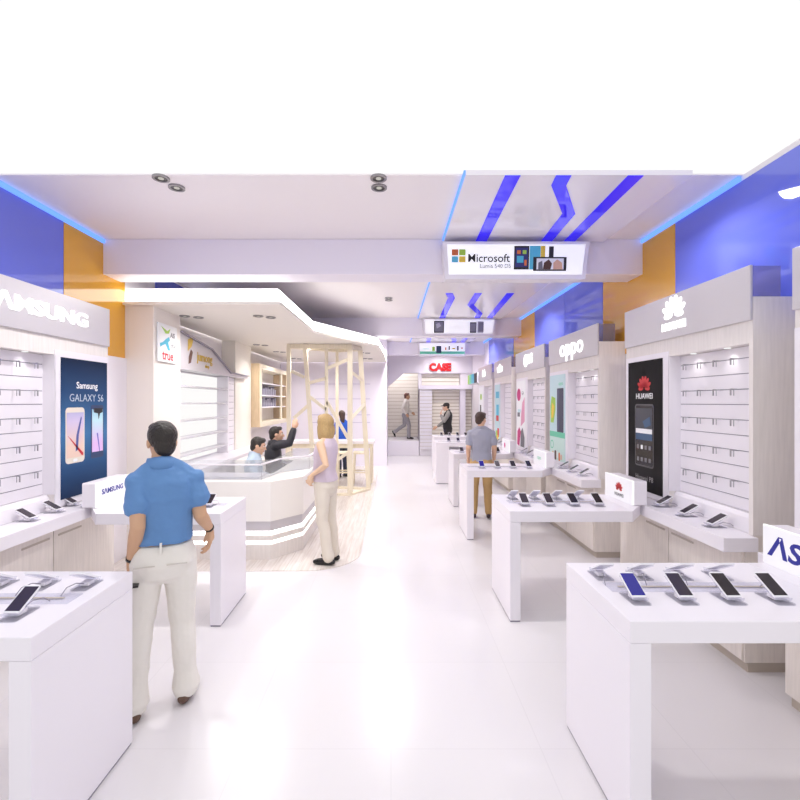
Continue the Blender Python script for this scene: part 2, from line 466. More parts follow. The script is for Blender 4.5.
# labels of the units on the right, nearest first: y of near end
bays_r = [(1.10, 'white display unit at the right edge of the photo beside the near table'),
          (3.07, 'display unit with a lit petal mark over a tall black poster, on the right wall'),
          (5.34, 'display unit lettered oppo beside a green phone poster, on the right wall'),
          (7.20, 'display unit with a round lit mark over a magenta poster, on the right wall'),
          (9.22, 'small far display unit with lit script beside the cyan poster, right wall'),
          (10.98, 'farthest display unit with lit letters, beside the green and black poster')]
BR = []
for i, (y0, lb) in enumerate(bays_r):
    BR.append(bay(1, y0, [lb], 1.65 if i != 4 else 1.5, hooks=i in (1, 2, 3), spots=i in (1, 2, 3), hook_cols=4 if i < 2 else 3))
BL = bay(-1, 2.91, ['display unit lettered SAMSUNG with a navy poster, on the left wall'], hooks=True)
def h_petal(e):
    part(petals(MB(), (0, -.02), .17, n=8), 'petal_mark', M_logo, e)
    text('lettering', 'HUAWEI', .085, M_logo, e, (0, -.005, -.115), .004, .004)
header_art(1, 3.07, BR[1], h_petal, z=2.625, at=.83)
header_art(1, 5.34, BR[2], lambda e: text('lettering', 'oppo', .33, M_logo, e, (0, -.005, .03), .005, .004, 1.15), z=2.57, at=.785)
def h_lg(e):
    MB().cyl((0, 0), .115, 0, .008, 24).xf(Matrix.Translation((-.16, 0, 0)) @ Matrix.Rotation(PI/2, 4, 'X')).build('round_mark', M_logo, e, world=False)
    text('lettering', 'LG', .22, M_logo, e, (.10, -.005, .01), .005, .012)
header_art(1, 7.20, BR[3], h_lg, z=2.6, at=.82)
header_art(1, 9.22, BR[4], lambda e: text('lettering', 'wiko', .24, M_logo, e, (0, -.005, 0), .005, .012), z=2.6, at=.9)
header_art(1, 10.98, BR[5], lambda e: text('lettering', 'hub', .24, M_logo, e, (0, -.005, 0), .005, .012), z=2.6, at=.87)
header_art(-1, 2.91, BL, lambda e: text('lettering', 'S\u039bMSUNG', .165, M_logo, e, (0, -.005, 0), .006, .005, 1.46), z=2.60, at=.765)
# last, printed header beyond
r = empty('printed_header', (2.5, 13.6, 2.4), 0, 'small printed header with teal and black picture at the far end of the right wall', 'sign')
MB().box(2.46, 2.778, 12.85, 14.4, 2.40, 2.70).build('box', M_white, r)
m = MB()
for a, b, k in ((12.88, 13.3, 2), (13.3, 13.75, 1), (13.75, 14.1, 3), (14.1, 14.38, 0)): m.box(2.455, 2.46, a, b, 2.41, 2.69, k)
m.build('print', [M_lime, M_cyan, M_txt, M_teal], r)

# ------------------------------------------------------------------ posters
G_navy = print_grad('navy_poster', [(0, (30, 50, 84)), (.2, (44, 78, 122)), (.45, (70, 118, 166)), (.75, (44, 74, 116)), (1, (20, 34, 62))], z0=0, z1=1.24)
G_black = print_grad('black_poster', [(0, (14, 12, 14)), (.15, (40, 38, 40)), (.3, (16, 14, 16)), (.8, (26, 24, 26)), (1, (16, 14, 16))], z0=0, z1=1.24)
G_scr1 = print_grad('wallpaper_print', [(0, (236, 206, 190)), (.45, (210, 196, 226)), (1, (110, 140, 200))], z0=.45, z1=.95)
G_scr2 = print_grad('edge_wallpaper_print', [(0, (226, 190, 236)), (.45, (196, 230, 240)), (1, (66, 160, 200))], z0=.45, z1=.95)
def rrect(x0, x1, z0, z1, r, n=5):
    p = []
    for cx, cz, a0 in ((x1-r, z1-r, 0), (x0+r, z1-r, 90), (x0+r, z0+r, 180), (x1-r, z0+r, 270)):
        for i in range(n): a = math.radians(a0+90*i/(n-1)); p.append((cx+r*math.cos(a), cz+r*math.sin(a)))
    return p
def poster(s, y, zb, wd, ht, ground, label):
    rot = -PI/2 if s > 0 else PI/2
    r = empty('poster', (mx(s, 2.664), y, zb), rot, label, 'poster')
    part(MB().box(-wd/2, wd/2, -.006, 0, 0, ht), 'print', ground, r)
    return r
def R(mb, x0, x1, z0, z1, k=1, m=0): return mb.box(x0, x1, -.006-.0012*k, -.006-.0012*(k-1)-.0001, z0, z1, m)
def RR(mb, x0, x1, z0, z1, r, k=1, m=0): return mb.xprism(rrect(x0, x1, z0, z1, r), -.006-.0012*k, -.006-.0012*(k-1)-.0001, m)
def PG(mb, pts, k=1, m=0): return mb.xprism(pts, -.006-.0012*k, -.006-.0012*(k-1)-.0001, m)
# navy, left wall
r = poster(-1, 4.215, 1.0, .63, 1.24, G_navy, 'tall navy poster of two phones on the left wall')
text('lettering', 'Samsung', .085, M_wht, r, (.02, -.0068, 1.0), .0005, .001)
text('lettering', 'GALAXY S6', .098, pbr('silver_print', (205, 214, 226), .4), r, (.02, -.0068, .885), .0005, -.001, .95)
a = sub(part(RR(MB(), -.265, -.02, .30, .80, .035, 1), 'phone_picture', pbr('cream_print', (232, 222, 208), .4), r), r)
m = MB(); R(m, -.252, -.033, .35, .755, 2); part(m, 'screen_picture', G_scr1, a)
m = MB(); PG(m, [(-.24, .55), (-.06, .36), (-.04, .36), (-.04, .38), (-.2, .52)], 3, 0); PG(m, [(-.14, .40), (-.13, .55), (-.07, .72), (-.06, .70), (-.10, .55), (-.11, .42)], 3, 1); RR(m, -.17, -.115, .312, .338, .012, 2, 2)
part(m, 'wallpaper', [M_red, pbr('indigo_print', (80, 90, 160), .4), M_wht], a)
a = sub(part(RR(MB(), .07, .255, .31, .82, .02, 1), 'phone_picture', pbr('deep_print', (40, 60, 100), .4), r), r)
m = MB(); R(m, .085, .245, .37, .78, 2); part(m, 'screen_picture', G_scr2, a)
m = MB(); PG(m, [(.15, .55), (.19, .37), (.20, .37), (.17, .55)], 3, 0); part(m, 'wallpaper_stripe', [pbr('violet_print', (120, 110, 200), .4), M_txt], a); m = MB(); PG(m, [(.10, .79), (.24, .79), (.24, .75), (.2, .74), (.18, .68), (.17, .74), (.11, .75)], 3, 1)
part(m, 'wallpaper', [M_txt, M_txt], a)
# black, right wall
r = poster(1, 4.37, .99, .58, 1.26, G_black, 'tall black poster of one dark phone under a red petal mark, right wall')
m = petals(MB(), (0, .99), .125, n=8, th=.001, y=-.0074); part(m, 'petal_mark', M_red, r)
text('lettering', 'HUAWEI', .075, M_wht, r, (0, -.0068, .915), .0005, .001)
a = sub(part(RR(MB(), -.16, .16, .23, .84, .03, 1), 'phone_picture', pbr('steel_print', (84, 82, 86), .4), r), r)
m = MB(); RR(m, -.148, .148, .245, .825, .025, 2, 0); R(m, -.14, .14, .58, .80, 3, 1); R(m, -.14, .14, .555, .60, 4, 2); R(m, -.14, .14, .49, .555, 3, 3)
PG(m, [(-.02, .67), (.1, .72), (.12, .64), (.02, .61)], 4, 3)
for i in range(4):
    for j in range(2): R(m, -.12+.067*i, -.085+.067*i, .44-.12*j, .40-.12*j, 3, 2 if (i, j) == (1, 0) else 4)
part(m, 'screen_picture', [M_black, pbr('slate_print', (66, 68, 76), .4), M_wht, pbr('steelblue_print', (60, 90, 124), .4), M_gry], a)
text('lettering', 'Huawei P8', .07, pbr('dim_print', (150, 146, 148), .4), r, (0, -.0068, .12), .0005)
# green, right wall
r = poster(1, 6.66, .99, .60, 1.26, M_skyp, 'pale green poster with a dark tablet picture beside the oppo unit')
m = MB(); R(m, -.3, .3, 0, .34, 1, 0); R(m, -.3, .3, .34, .42, 2, 1); part(m, 'band', [M_mint, M_teal], r)
a = sub(part(RR(MB(), .0, .25, .42, 1.06, .015, 2), 'phone_picture', pbr('ink_print', (38, 42, 70), .3), r), r)
m = MB(); R(m, .015, .1, .44, 1.04, 3); part(m, 'screen_picture', pbr('ink_dark_print', (52, 58, 92), .3), a)
m = MB(); PG(m, [(-.26, .55), (-.14, .55), (-.06, .75), (-.07, .92), (-.22, .95), (-.27, .8)], 2, 0); PG(m, [(-.23, .62), (-.15, .62), (-.1, .8), (-.2, .85)], 3, 1); part(m, 'leaf_picture', [M_lime, M_yel], r)
m = MB(); m.ring((0, 0), .05, .065, 0, .001, 20); m.xf(Matrix.Translation((-.2, -.0085, .22)) @ Matrix.Rotation(PI/2, 4, 'X')); part(m, 'ring_mark', M_teal, r)
m = MB()
for k, (x, z, wd, ht) in enumerate(((-.2, .02, .07, .1), (-.1, .0, .07, .14), (-.02, .03, .05, .1), (.06, .0, .06, .12), (.14, .02, .05, .08))): RR(m, x, x+wd, z, z+ht, .02, 2, k % 4)
part(m, 'people_picture', [M_skinp, M_brn, M_wht, M_ogp], r)
text('lettering', 'oppo', .08, M_teal, r, (.14, -.0068, 1.13), .0005)
# magenta
r = poster(1, 8.52, .99, .58, 1.26, M_wht, 'white poster with magenta dots and phone pictures, right wall')
m = MB(); m.cyl((0, 0), .12, 0, .0012, 20); m.xf(Matrix.Translation((-.13, -.0062, 1.0)) @ Matrix.Rotation(PI/2, 4, 'X')); part(m, 'round_mark', M_mag, r)
m = MB(); PG(m, [(0, .4), (.24, .5), (.24, .95), (.1, .85), (.02, .6)], 1, 0); part(m, 'pink_picture', M_pink, r)
m = MB(); PG(m, [(-.24, .05), (-.1, .02), (.0, .3), (-.1, .38), (-.22, .3)], 1, 0); part(m, 'phone_picture', [M_mag, M_gry], r); m = MB(); PG(m, [(-.02, .02), (.22, .02), (.24, .2), (.12, .38), (.0, .3)], 2, 1); part(m, 'charger_picture', [M_mag, M_gry], r)
m = MB(); R(m, -.22, -.06, .58, .66, 1, 0); R(m, -.2, .0, .66, .72, 1, 1); part(m, 'small_picture', [M_gry, M_skyp], r)
text('lettering', 'G4', .1, M_gry, r, (.12, -.0068, 1.02), .0005)
# cyan and colours
r = poster(1, 10.4, .99, .5, 1.26, M_skyp, 'narrow cyan and red printed poster far along the right wall')
m = MB(); R(m, -.15, .16, .95, 1.1, 1, 0); R(m, -.1, .14, .55, .8, 1, 0); R(m, -.12, .12, .42, .55, 1, 1); R(m, -.14, .0, .04, .2, 1, 2); R(m, .0, .16, .06, .26, 1, 1); R(m, -.06, .1, .0, .1, 2, 3)
part(m, 'picture', [M_cyan, M_red, M_lime, M_yel], r)
r = poster(1, 12.28, .99, .56, 1.26, M_wht, 'white poster with a green dot over a black phone, last on the right wall')
m = MB(); RR(m, -.12, .1, .92, 1.08, .07, 1, 0); R(m, -.14, .02, .5, .78, 1, 1); part(m, 'picture', [M_lime, M_txt], r)

# ------------------------------------------------------------------ base cabinets, counters and tables
def counter(s, y0, who, toff=.71, dep=.69, near_end=True):
    r = empty('base_cabinet', (mx(s, 2.8), y0+.82, 0), 0, 'pale wood base cabinet '+who, 'cabinet', 'base cabinets under the wall counters')
    c = SB(s, y0); c.b(2.615, 2.985, 0, 1.65, .07, .837); c.b(2.77, 2.985, .0005, 1.6495, .8371, .9345); c.b(2.68, 2.7699, .0005, .0355, .8371, .9345); c.b(2.68, 2.7699, .9305, 1.6495, .8371, .9345); c.build('body', M_woodc, r)
    c = SB(s, y0); c.b(2.64, 2.985, .01, 1.64, 0, .07); c.build('plinth', M_handle, r)
    for a, b in ((.012, .82), (.828, 1.64)):
        d = SB(s, y0); d.b(2.60, 2.6155, a, b, .08, .832)
        dr = sub(d.build('door', M_woodc, r, bevel=.002), r)
        h = SB(s, y0); h.b(2.597, 2.602, (.05 if a > .5 else .5)+a*0+(.828 if a > .5 else 0), (.33 if a > .5 else .78)+(.828 if a > .5 else 0), .722, .738); h.build('handle', M_handle, dr)
    P = [(2.675, -.04), (2.44, -.04), (2.44, toff+.26), (2.232, toff), (2.232, toff+dep), (2.44, toff+dep), (2.44, 1.65), (2.675, 1.65)]
    P2 = [(2.675, -.04), (2.675, .036), (2.765, .036), (2.765, .93), (2.675, .93)]
    pts = [(mx(s, x), y0+y) for x, y in P]
    pts = pts[:-1]+[pts[-1]]+[(mx(s, x), y0+y) for x, y in [(2.675, .93), (2.765, .93), (2.765, .036), (2.675, .036)]]
    o = MB().prism(pts, .838, .933).build('wall_counter', M_white, None, bevel=.003)
    tag(o, 'white wall counter with an angled wing '+who, 'counter', 'white wall counters')
def table(s, y0, who, dep=.69, leg_w=.09, leg2=False, xo=0):
    r = empty('display_table', (mx(s, 1.7), y0+dep/2, 0), 0, 'white display table '+who, 'table', 'white phone display tables')
    t = SB(s, y0); t.b(1.2+xo, 2.231, 0, dep, .84, .933); t.build('tabletop', M_white, r, bevel=.004)
    t = SB(s, y0); t.b(1.2+xo, 1.2+xo+leg_w, .001, dep-.001, .012, .839); t.build('leg', M_white, r, bevel=.004)
    t = SB(s, y0); t.b(1.205+xo, 1.2+xo+leg_w-.005, .006, dep-.006, 0, .012); t.build('foot', M_groove, r)
    if leg2:
        t = SB(s, y0); t.b(2.14, 2.23, .001, dep-.001, .0, .839); t.build('leg', M_white, r, bevel=.004)
    y = dep*.5
    t = SB(s, y0); t.b(1.27+xo, 2.1, y-.054, y+.054, .9332, .9375); tr = sub(t.build('cable_tray', M_acryl, r), r)
    t = SB(s, y0); t.b(1.32+xo, 2.06, y-.006, y+.006, .938, .9395); t.build('slot', M_handle, tr)
def tsign(s, y0, label, fn, dep=.69):
    x0, x1 = 2.33, 2.46
    rot = -PI/2 if s > 0 else PI/2
    r = empty('counter_sign', (mx(s, 2.33), y0+dep/2+.1, .934), rot, label, 'sign', 'lit brand signs standing on the tables')
    h = .215; L = .25
    part(MB().xprism(rrect(-L, L, 0, h, .012), .012, .13), 'sign_block', M_white, r)
    part(MB().xprism(rrect(-L, L, 0, h, .012), 0, .0119), 'sign_face', M_signface, r)
    m = MB(); m.box(-L-.004, L+.004, .002, .016, h, h+.004); m.box(-L-.004, -L, .002, .016, .004, h); m.box(L, L+.004, .002, .016, .004, h)
    part(m, 'lit_edge', M_edge, r)
    fn(r)
T = [(1.88, .78, 'nearest on the right, under the blue lettered sign'), (3.78, .71, 'second on the right, with the red petal sign'),
     (6.03, .69, 'third on the right, in front of the man in grey'), (7.93, .73, 'fourth on the right, beyond the man in grey'),
     (10.15, .93, 'fifth on the right, in front of the person with the cap'), (11.9, .92, 'farthest on the right, before the beige slat wall')]
for i, (ty, off, who) in enumerate(T):
    y0 = bays_r[i][0]
    table(1, ty, who, leg_w=.09 if i < 4 else .30, xo=(0, 0, .02, .10, .02, .14)[i])
    counter(1, y0, ['at the near right edge of the photo', 'below the black poster', 'below the pale green poster', 'below the magenta poster', 'below the narrow cyan poster', 'last along the right wall'][i], ty-y0)
table(-1, 3.70, 'on the left behind the man in the blue shirt', .65)
counter(-1, 2.91, 'below the navy poster on the left', .79, .65)
table(-1, 1.75, 'nearest on the left, at the lower left corner', .69, leg2=True)
def s_petal(r):
    m = petals(MB(), (.02, .10), .07, n=8, th=.001, y=-.0011); part(m, 'petal_mark', M_red, r)
    text('lettering', 'HUAWEI', .042, M_txt, r, (.02, -.0006, .05), .0005, .0006)
tsign(1, 3.78, 'white lit sign with a red petal mark, on the second right table', s_petal)
tsign(1, 1.88, 'white lit sign with blue ASUS lettering on the nearest right table', lambda r: text('lettering', '\u039bSUS', .15, M_navyt, r, (-.01, -.0006, .105), .0005, .004, 1.2, shear=.15))
tsign(1, 6.03, 'white lit sign with faint green lettering on the third right table', lambda r: text('lettering', 'oppo', .08, M_teal, r, (.0, -.0006, .12), .0005))
def s_lg(r):
    m = MB(); m.cyl((0, 0), .05, 0, .001, 20); m.xf(Matrix.Translation((-.05, -.0005, .11)) @ Matrix.Rotation(PI/2, 4, 'X')); part(m, 'round_mark', M_mag, r)
tsign(1, 7.93, 'white lit sign with a magenta dot on the fourth right table', s_lg)
tsign(-1, 3.68, 'white lit sign with blue SAMSUNG lettering on the left table', lambda r: text('lettering', 'S\u039bMSUNG', .062, M_navyt, r, (-.03, -.0006, .125), .0005, .0018, 1.1))

# ------------------------------------------------------------------ phones on clear stands
TH = math.radians(29)
def phone_me(scr, name):
    pass
def phone_proto(scr):
    r = empty('smartphone', (0, 0, 0))
    Mt = Matrix.Translation((0, 0, .024)) @ Matrix.Rotation(TH, 4, 'X')
    b = MB().prism(rrect(-.034, .034, 0, .140, .008), -.004, .004).xf(Mt); part(b, 'case', M_phone, r)
    b = MB().box(-.0315, .0315, .008, .132, .004, .0046).xf(Mt); part(b, 'screen', scr, r)
    return r
def stand_proto():
    r = empty('phone_stand', (0, 0, 0))
    part(MB().prism(rrect(-.042, .042, -.03, .11, .01), 0, .006), 'base', M_acryl, r)
    Mt = Matrix.Translation((0, 0, .024)) @ Matrix.Rotation(TH, 4, 'X')
    part(MB().box(-.036, .036, -.008, .125, -.0085, -.0045).box(-.036, .036, -.012, -.008, -.0085, .008).xf(Mt), 'cradle', M_acryl, r)
    part(MB().box(-.02, .02, .015, .06, .0062, .022), 'security_block', M_white, r)
    part(MB().tube([(.0, .05, .012), (.012, .10, .035), (.03, .14, .03), (.035, .17, .004)], .0022, 6), 'cable', M_groove, r)
    return r
PP = {'dark': M_screen, 'black': M_screen2, 'blue': M_screenb}
PR = {}; ST = [None]
STV = {}
def phone(x, y, z, rz, kind, label, glabel, group):
    if kind not in PR: PR[kind] = phone_proto(PP[kind]); o = PR[kind]
    else: o = copy_tree(PR[kind])
    o.location = (x, y, z+.0005); o.rotation_euler = (0, 0, rz); tag(o, label, 'phone', group)
    if ST[0] is None: ST[0] = stand_proto(); t = ST[0]
    else: t = copy_tree(ST[0])
    t.location = (x, y, z); t.rotation_euler = (0, 0, rz); tag(t, glabel, 'phone stand', 'clear phone stands')
ordn = ['first', 'second', 'third', 'fourth']
tn = ['nearest right table', 'second right table', 'third right table', 'fourth right table', 'fifth right table', 'farthest right table']
starts = [1.135, 1.185, 1.26, 1.28, 1.33, 1.36]
for i, (ty, off, who) in enumerate(T):
    for j in range(4):
        k = 'blue' if (i in (0, 2) and j == 0) else ('black' if j >= 2 else 'dark')
        x = starts[i]+.217*j
        cl = {'blue': 'phone with a lit blue screen', 'dark': 'dark grey screened phone', 'black': 'black screened phone'}[k]
        phone(x, ty+.175, .933, 0, k, cl+', %s from the aisle, front row of %s' % (ordn[j], tn[i]),
              'clear stand %s from the aisle, front row of the %s' % (ordn[j], tn[i]), 'phones on the right tables')
    for j in range(4):
        if i > 1: continue
        phone(starts[i]-.03+.205*j, ty+.69-.155, .933, PI, 'dark', 'phone facing away, %s from the aisle, back row of %s' % (ordn[j], tn[i]),
              'clear stand %s from the aisle, back row of the %s' % (ordn[j], tn[i]), 'phones on the right tables')
un = ['', 'beside the black poster', 'beside the pale green poster', 'beside the magenta poster', 'beside the narrow cyan poster', 'last along the right wall']
nf = ['nearest', 'middle', 'farthest']
for i in range(1, 5):
    y0 = bays_r[i][0]
    for j, dy in enumerate((.24, .55, .88)):
        phone(2.335, y0+dy, .933, -PI/2, 'dark', 'grey phone, %s of three on the wall counter %s' % (nf[j], un[i]), 'clear stand %s of three on the wall counter %s' % (nf[j], un[i]), 'phones on the right wall counters')
for j, y in enumerate((3.47, 3.74, 3.98)):
    phone(mx(-1, 2.555)-.035*(j == 2), y, .933, PI/2, 'dark', 'grey phone %s of three on the left wall counter by the navy poster' % nf[j], 'clear stand %s of three on the left wall counter' % nf[j], 'phones on the left wall counter')
# near left table
lx = [-1.605]
for j, x in enumerate(lx):
    if True:
        phone(x, 1.90, .933, 0, 'dark', ['dark phone at the lower left corner of the photo, front row', 'phone cut by the left photo edge, front row of the left table'][j], 'clear stand %s from the aisle, front row of the nearest left table' % ordn[j], 'phones on the left tables')
for j, x in enumerate((-1.52, -1.735, -1.95)):
    phone(x, 2.29, .933, PI, 'dark', 'phone facing away, %s from the aisle, back row of nearest left table' % ordn[j], 'clear stand %s from the aisle, back row of the nearest left table' % ordn[j], 'phones on the left tables')
for j, (x, y, rz) in enumerate(((-1.60, 3.92, 0), (-1.82, 3.92, 0), (-2.04, 3.92, 0), (-2.27, 3.92, 0))):
    phone(x, y, .933, rz, 'black', ['black phone beside the right arm of the man in the blue shirt', 'second black phone on the left table, hidden behind the blue shirt', 'third black phone on the left table behind the blue shirt', 'black phone beside the SAMSUNG sign on the left table'][j],
          'clear stand %s from the aisle on the left table behind the man' % ordn[j], 'phones on the left tables')
# ------------------------------------------------------------------ hanging signs on the beams
def beam_sign(y, x0, x1, z0, z1, label):
    r = empty('hanging_sign', ((x0+x1)/2, y, z0), 0, label, 'sign', 'lightbox signs on the ceiling beams')
    w_ = (x1-x0)/2; h = z1-z0
    MBk = MB().add([(-w_+.03, -.05, 0), (w_-.03, -.05, 0), (w_-.03, .095, 0), (-w_+.03, .095, 0), (-w_, -.09, h), (w_, -.09, h), (w_, .095, h), (-w_, .095, h)],
                   [(0, 3, 2, 1), (4, 5, 6, 7), (0, 1, 5, 4), (1, 2, 6, 5), (2, 3, 7, 6), (3, 0, 4, 7)])
    part(MBk, 'box', M_white, r)
    ty = lambda z: -.05-.04*z/h
    a, b = .05, h-.03
    q = MB().add([(-w_+.07, ty(a)-.001, a), (w_-.07, ty(a)-.001, a), (w_-.045, ty(b)-.001, b), (-w_+.045, ty(b)-.001, b),
                  (-w_+.07, ty(a)-.005, a), (w_-.07, ty(a)-.005, a), (w_-.045, ty(b)-.005, b), (-w_+.045, ty(b)-.005, b)],
                 [(0, 1, 2, 3), (7, 6, 5, 4), (0, 4, 5, 1), (1, 5, 6, 2), (2, 6, 7, 3), (3, 7, 4, 0)])
    part(q, 'face', M_boxface, r)
    tilt = math.atan2(.04, h)
    Mt = Matrix.Translation((0, -.0555, 0)) @ Matrix.Rotation(tilt, 4, 'X')
    return r, Mt
def bits(r, Mt, name, items, mats):
    m = MB()
    for it in items:
        k = it[0]
        if k == 'r': m.box(it[1], it[2], -.001*it[5], -.001*it[5]+.0009, it[3], it[4], it[6])
        else: m.xprism(it[1], -.001*it[2], -.001*it[2]+.0009, it[3])
    m.xf(Mt); return part(m, name, mats, r)
def btext(r, Mt, body, size, mat, x, z, bold=.0, sx=1, align='CENTER'):
    t = text('lettering', body, size, mat, r, (x, -.001, z), .0006, bold, sx, align); t.data.transform(Mt); return t
r, Mt = beam_sign(4.87, .55, 2.11, 3.165, 3.555, 'large white lightbox sign lettered Microsoft on the first beam')
M_ms = [pbr('brick_print', (200, 96, 50), .4), pbr('grass_print', (160, 200, 70), .4), pbr('aqua_print', (90, 180, 215), .4), pbr('amber_print', (235, 200, 70), .4)]
sq = []
for i, (a, b) in enumerate(((0, 1), (1, 1), (0, 0), (1, 0))): sq.append(('r', -.683+.078*a, -.615+.078*a, .175+.072*b, .237+.072*b, 1, i))
bits(r, Mt, 'four_squares', sq, M_ms)
btext(r, Mt, 'Microsoft', .118, M_txt, -.515, .215, .0012, .98, 'LEFT')
btext(r, Mt, 'Lumia 540 DS', .062, M_gry, -.05, .135, 0, .95, 'RIGHT')
bits(r, Mt, 'phone_picture', [('r', -.02, .14, .10, .345, 2, 0), ('r', -.005, .125, .125, .325, 3, 1), ('r', .01, .05, .26, .30, 4, 3), ('r', .07, .11, .26, .30, 4, 2), ('r', .01, .08, .17, .24, 4, 4), ('r', .09, .115, .14, .2, 4, 3),
                              ('r', .145, .26, .10, .345, 2, 5), ('r', .262, .31, .19, .345, 1, 6), ('r', .35, .40, .17, .34, 1, 0), ('r', .185, .54, .085, .23, 3, 0), ('r', .22, .51, .10, .215, 4, 7),
                              ('p', [(.29, .101), (.37, .101), (.385, .16), (.35, .205), (.30, .17)], 5, 8), ('p', [(.40, .101), (.50, .101), (.49, .17), (.44, .205), (.40, .17)], 5, 9), ('p', [(.24, .101), (.29, .101), (.28, .19), (.24, .17)], 5, 10)],
     [M_txt, pbr('ultramarine_print', (50, 50, 120), .4), M_lime, M_ogp, M_cyan, pbr('azure_print', (90, 190, 220), .4), M_ms[3], M_wht, M_brn, M_skinp, M_gry])
r, Mt = beam_sign(9.50, .66, 2.20, 3.24, 3.60, 'white lightbox sign with grey phone pictures on the second beam')
GP = [M_txt, pbr('tin_print', (130, 128, 142), .4), pbr('pewter_print', (186, 184, 196), .4)]
bits(r, Mt, 'tablet_picture', [('r', -.53, -.32, .06, .31, 1, 0), ('r', -.51, -.34, .085, .29, 2, 1), ('p', [(-.47, .15), (-.38, .2), (-.42, .27), (-.49, .24)], 3, 2)], GP)
bits(r, Mt, 'phone_picture', [('r', .22, .36, .06, .28, 1, 0), ('r', .23, .35, .085, .26, 2, 1), ('r', .38, .51, .06, .30, 1, 2), ('r', .40, .51, .085, .28, 2, 1)], GP)
btext(r, Mt, 'smartphone', .05, pbr('faint_print', (200, 200, 206), .4), -.05, .19)
r, Mt = beam_sign(13.3, .80, 2.22, 3.20, 3.60, 'white and green lightbox sign with small product pictures on the third beam')
bits(r, Mt, 'product_picture', [('r', -.66, .66, .06, .14, 1, 0), ('r', -.3, -.22, .15, .28, 1, 1), ('r', -.18, -.03, .09, .3, 2, 2), ('r', .08, .12, .17, .26, 1, 3), ('r', .18, .22, .18, .30, 1, 4), ('r', .29, .38, .2, .24, 1, 5), ('r', .42, .48, .16, .3, 1, 6), ('r', .55, .6, .2, .26, 1, 7), ('r', -.58, -.38, .2, .22, 1, 0)],
     [M_teal, M_lime, pbr('ink2_print', (40, 60, 90), .4), M_ogp, M_txt, M_yel, M_gry, M_skinp])

# ------------------------------------------------------------------ kiosk: canopy
cp = [(XL+.02, 5.3), (-1.30, 5.3), (-1.26, 7.45), (-.25, 9.37), (-.16, 11.2), (-.12, 12.98), (XL+.02, 12.98)]
def inset(poly, d):
    n = len(poly); out = []
    a = sum(poly[i][0]*poly[(i+1) % n][1]-poly[(i+1) % n][0]*poly[i][1] for i in range(n))
    sg = 1 if a > 0 else -1
    for i in range(n):
        p0, p1, p2 = Vector(poly[i-1]), Vector(poly[i]), Vector(poly[(i+1) % n])
        e1 = (p1-p0).normalized(); e2 = (p2-p1).normalized()
        n1 = Vector((-e1.y, e1.x))*sg; n2 = Vector((-e2.y, e2.x))*sg
        b = (n1+n2); b = b/max(.3, b.dot(n1)) if b.length > 1e-6 else n1
        out.append(tuple(p1+b*d))
    return out
r = empty('kiosk_canopy', (-1.8, 8.0, 3.0), 0, 'white angular canopy with a glowing edge over the left kiosk', 'canopy')
MB().prism(inset(cp, .05), 3.185, 3.20).build('top_edge', M_white, r)
MB().prism(inset(cp, .03), 3.035, 3.185).build('light_fascia', M_led, r)
MB().prism(inset(cp, .005), 3.0, 3.034).build('soffit', M_cream, r)
for k, (x, y) in enumerate(((-2.68, 6.05), (-1.70, 6.05), (-2.62, 9.05), (-2.55, 10.3), (-2.5, 11.9), (-1.62, 9.0), (-.62, 10.5), (-.62, 11.9))):
    nm = ['over the front of the kiosk beside the pillar', 'over the kiosk counter', 'by the left wall past the shelf', 'before the wooden wall shelf', 'above the far end of the wooden shelf', 'inside the wooden lattice', 'beyond the lattice post', 'last under the far canopy corner'][k]
    for j in range(2):
        downlight(x+.07*(j*2-1), y+.05*(j*2-1), 3.0, ('left' if j == 0 else 'right')+' lamp of the canopy pair '+nm)
    spot(max(x, -2.25), y, 2.97, 70)
# kiosk pillar with operator sign
struct(MB().box(XL, -2.84, 5.38, 6.07, 0, 3.0).build('pillar', pbr('pillar_cream', (238, 230, 224), .5), bevel=.004))
r = empty('operator_sign', (-2.835, 5.68, 2.35), PI/2, 'white sign with three small operator logos on the kiosk pillar', 'sign')
part(MB().box(-.24, .24, -.02, -.002, 0, .47), 'board', M_wht, r)
part(MB().xprism([(-.17, .435), (-.02, .39), (.06, .43), (.02, .365), (-.06, .355)], -.0215, -.0201, 0), 'leaf_logo', M_lime, r)
part(MB().xprism([(-.20, .22), (-.13, .24), (-.05, .29), (.03, .325), (.05, .28), (.0, .25), (.06, .155), (.0, .15), (-.06, .225), (-.14, .20), (-.19, .175)], -.0215, -.0201, 0), 'fan_logo', M_cyan, r)
text('lettering', 'AIS', .085, M_gry, r, (.12, -.0206, .35), .0005, .002)
text('lettering', 'dtac', .085, M_gry, r, (.145, -.0206, .22), .0005, 0)
text('lettering', 'true', .165, M_red, r, (.0, -.0206, .08), .0005, .004)
# white wall panel between the left unit and the pillar
struct(MB().box(XL, XL+.03, 4.58, 5.38, 0, 2.37).build('trim_2', M_white))
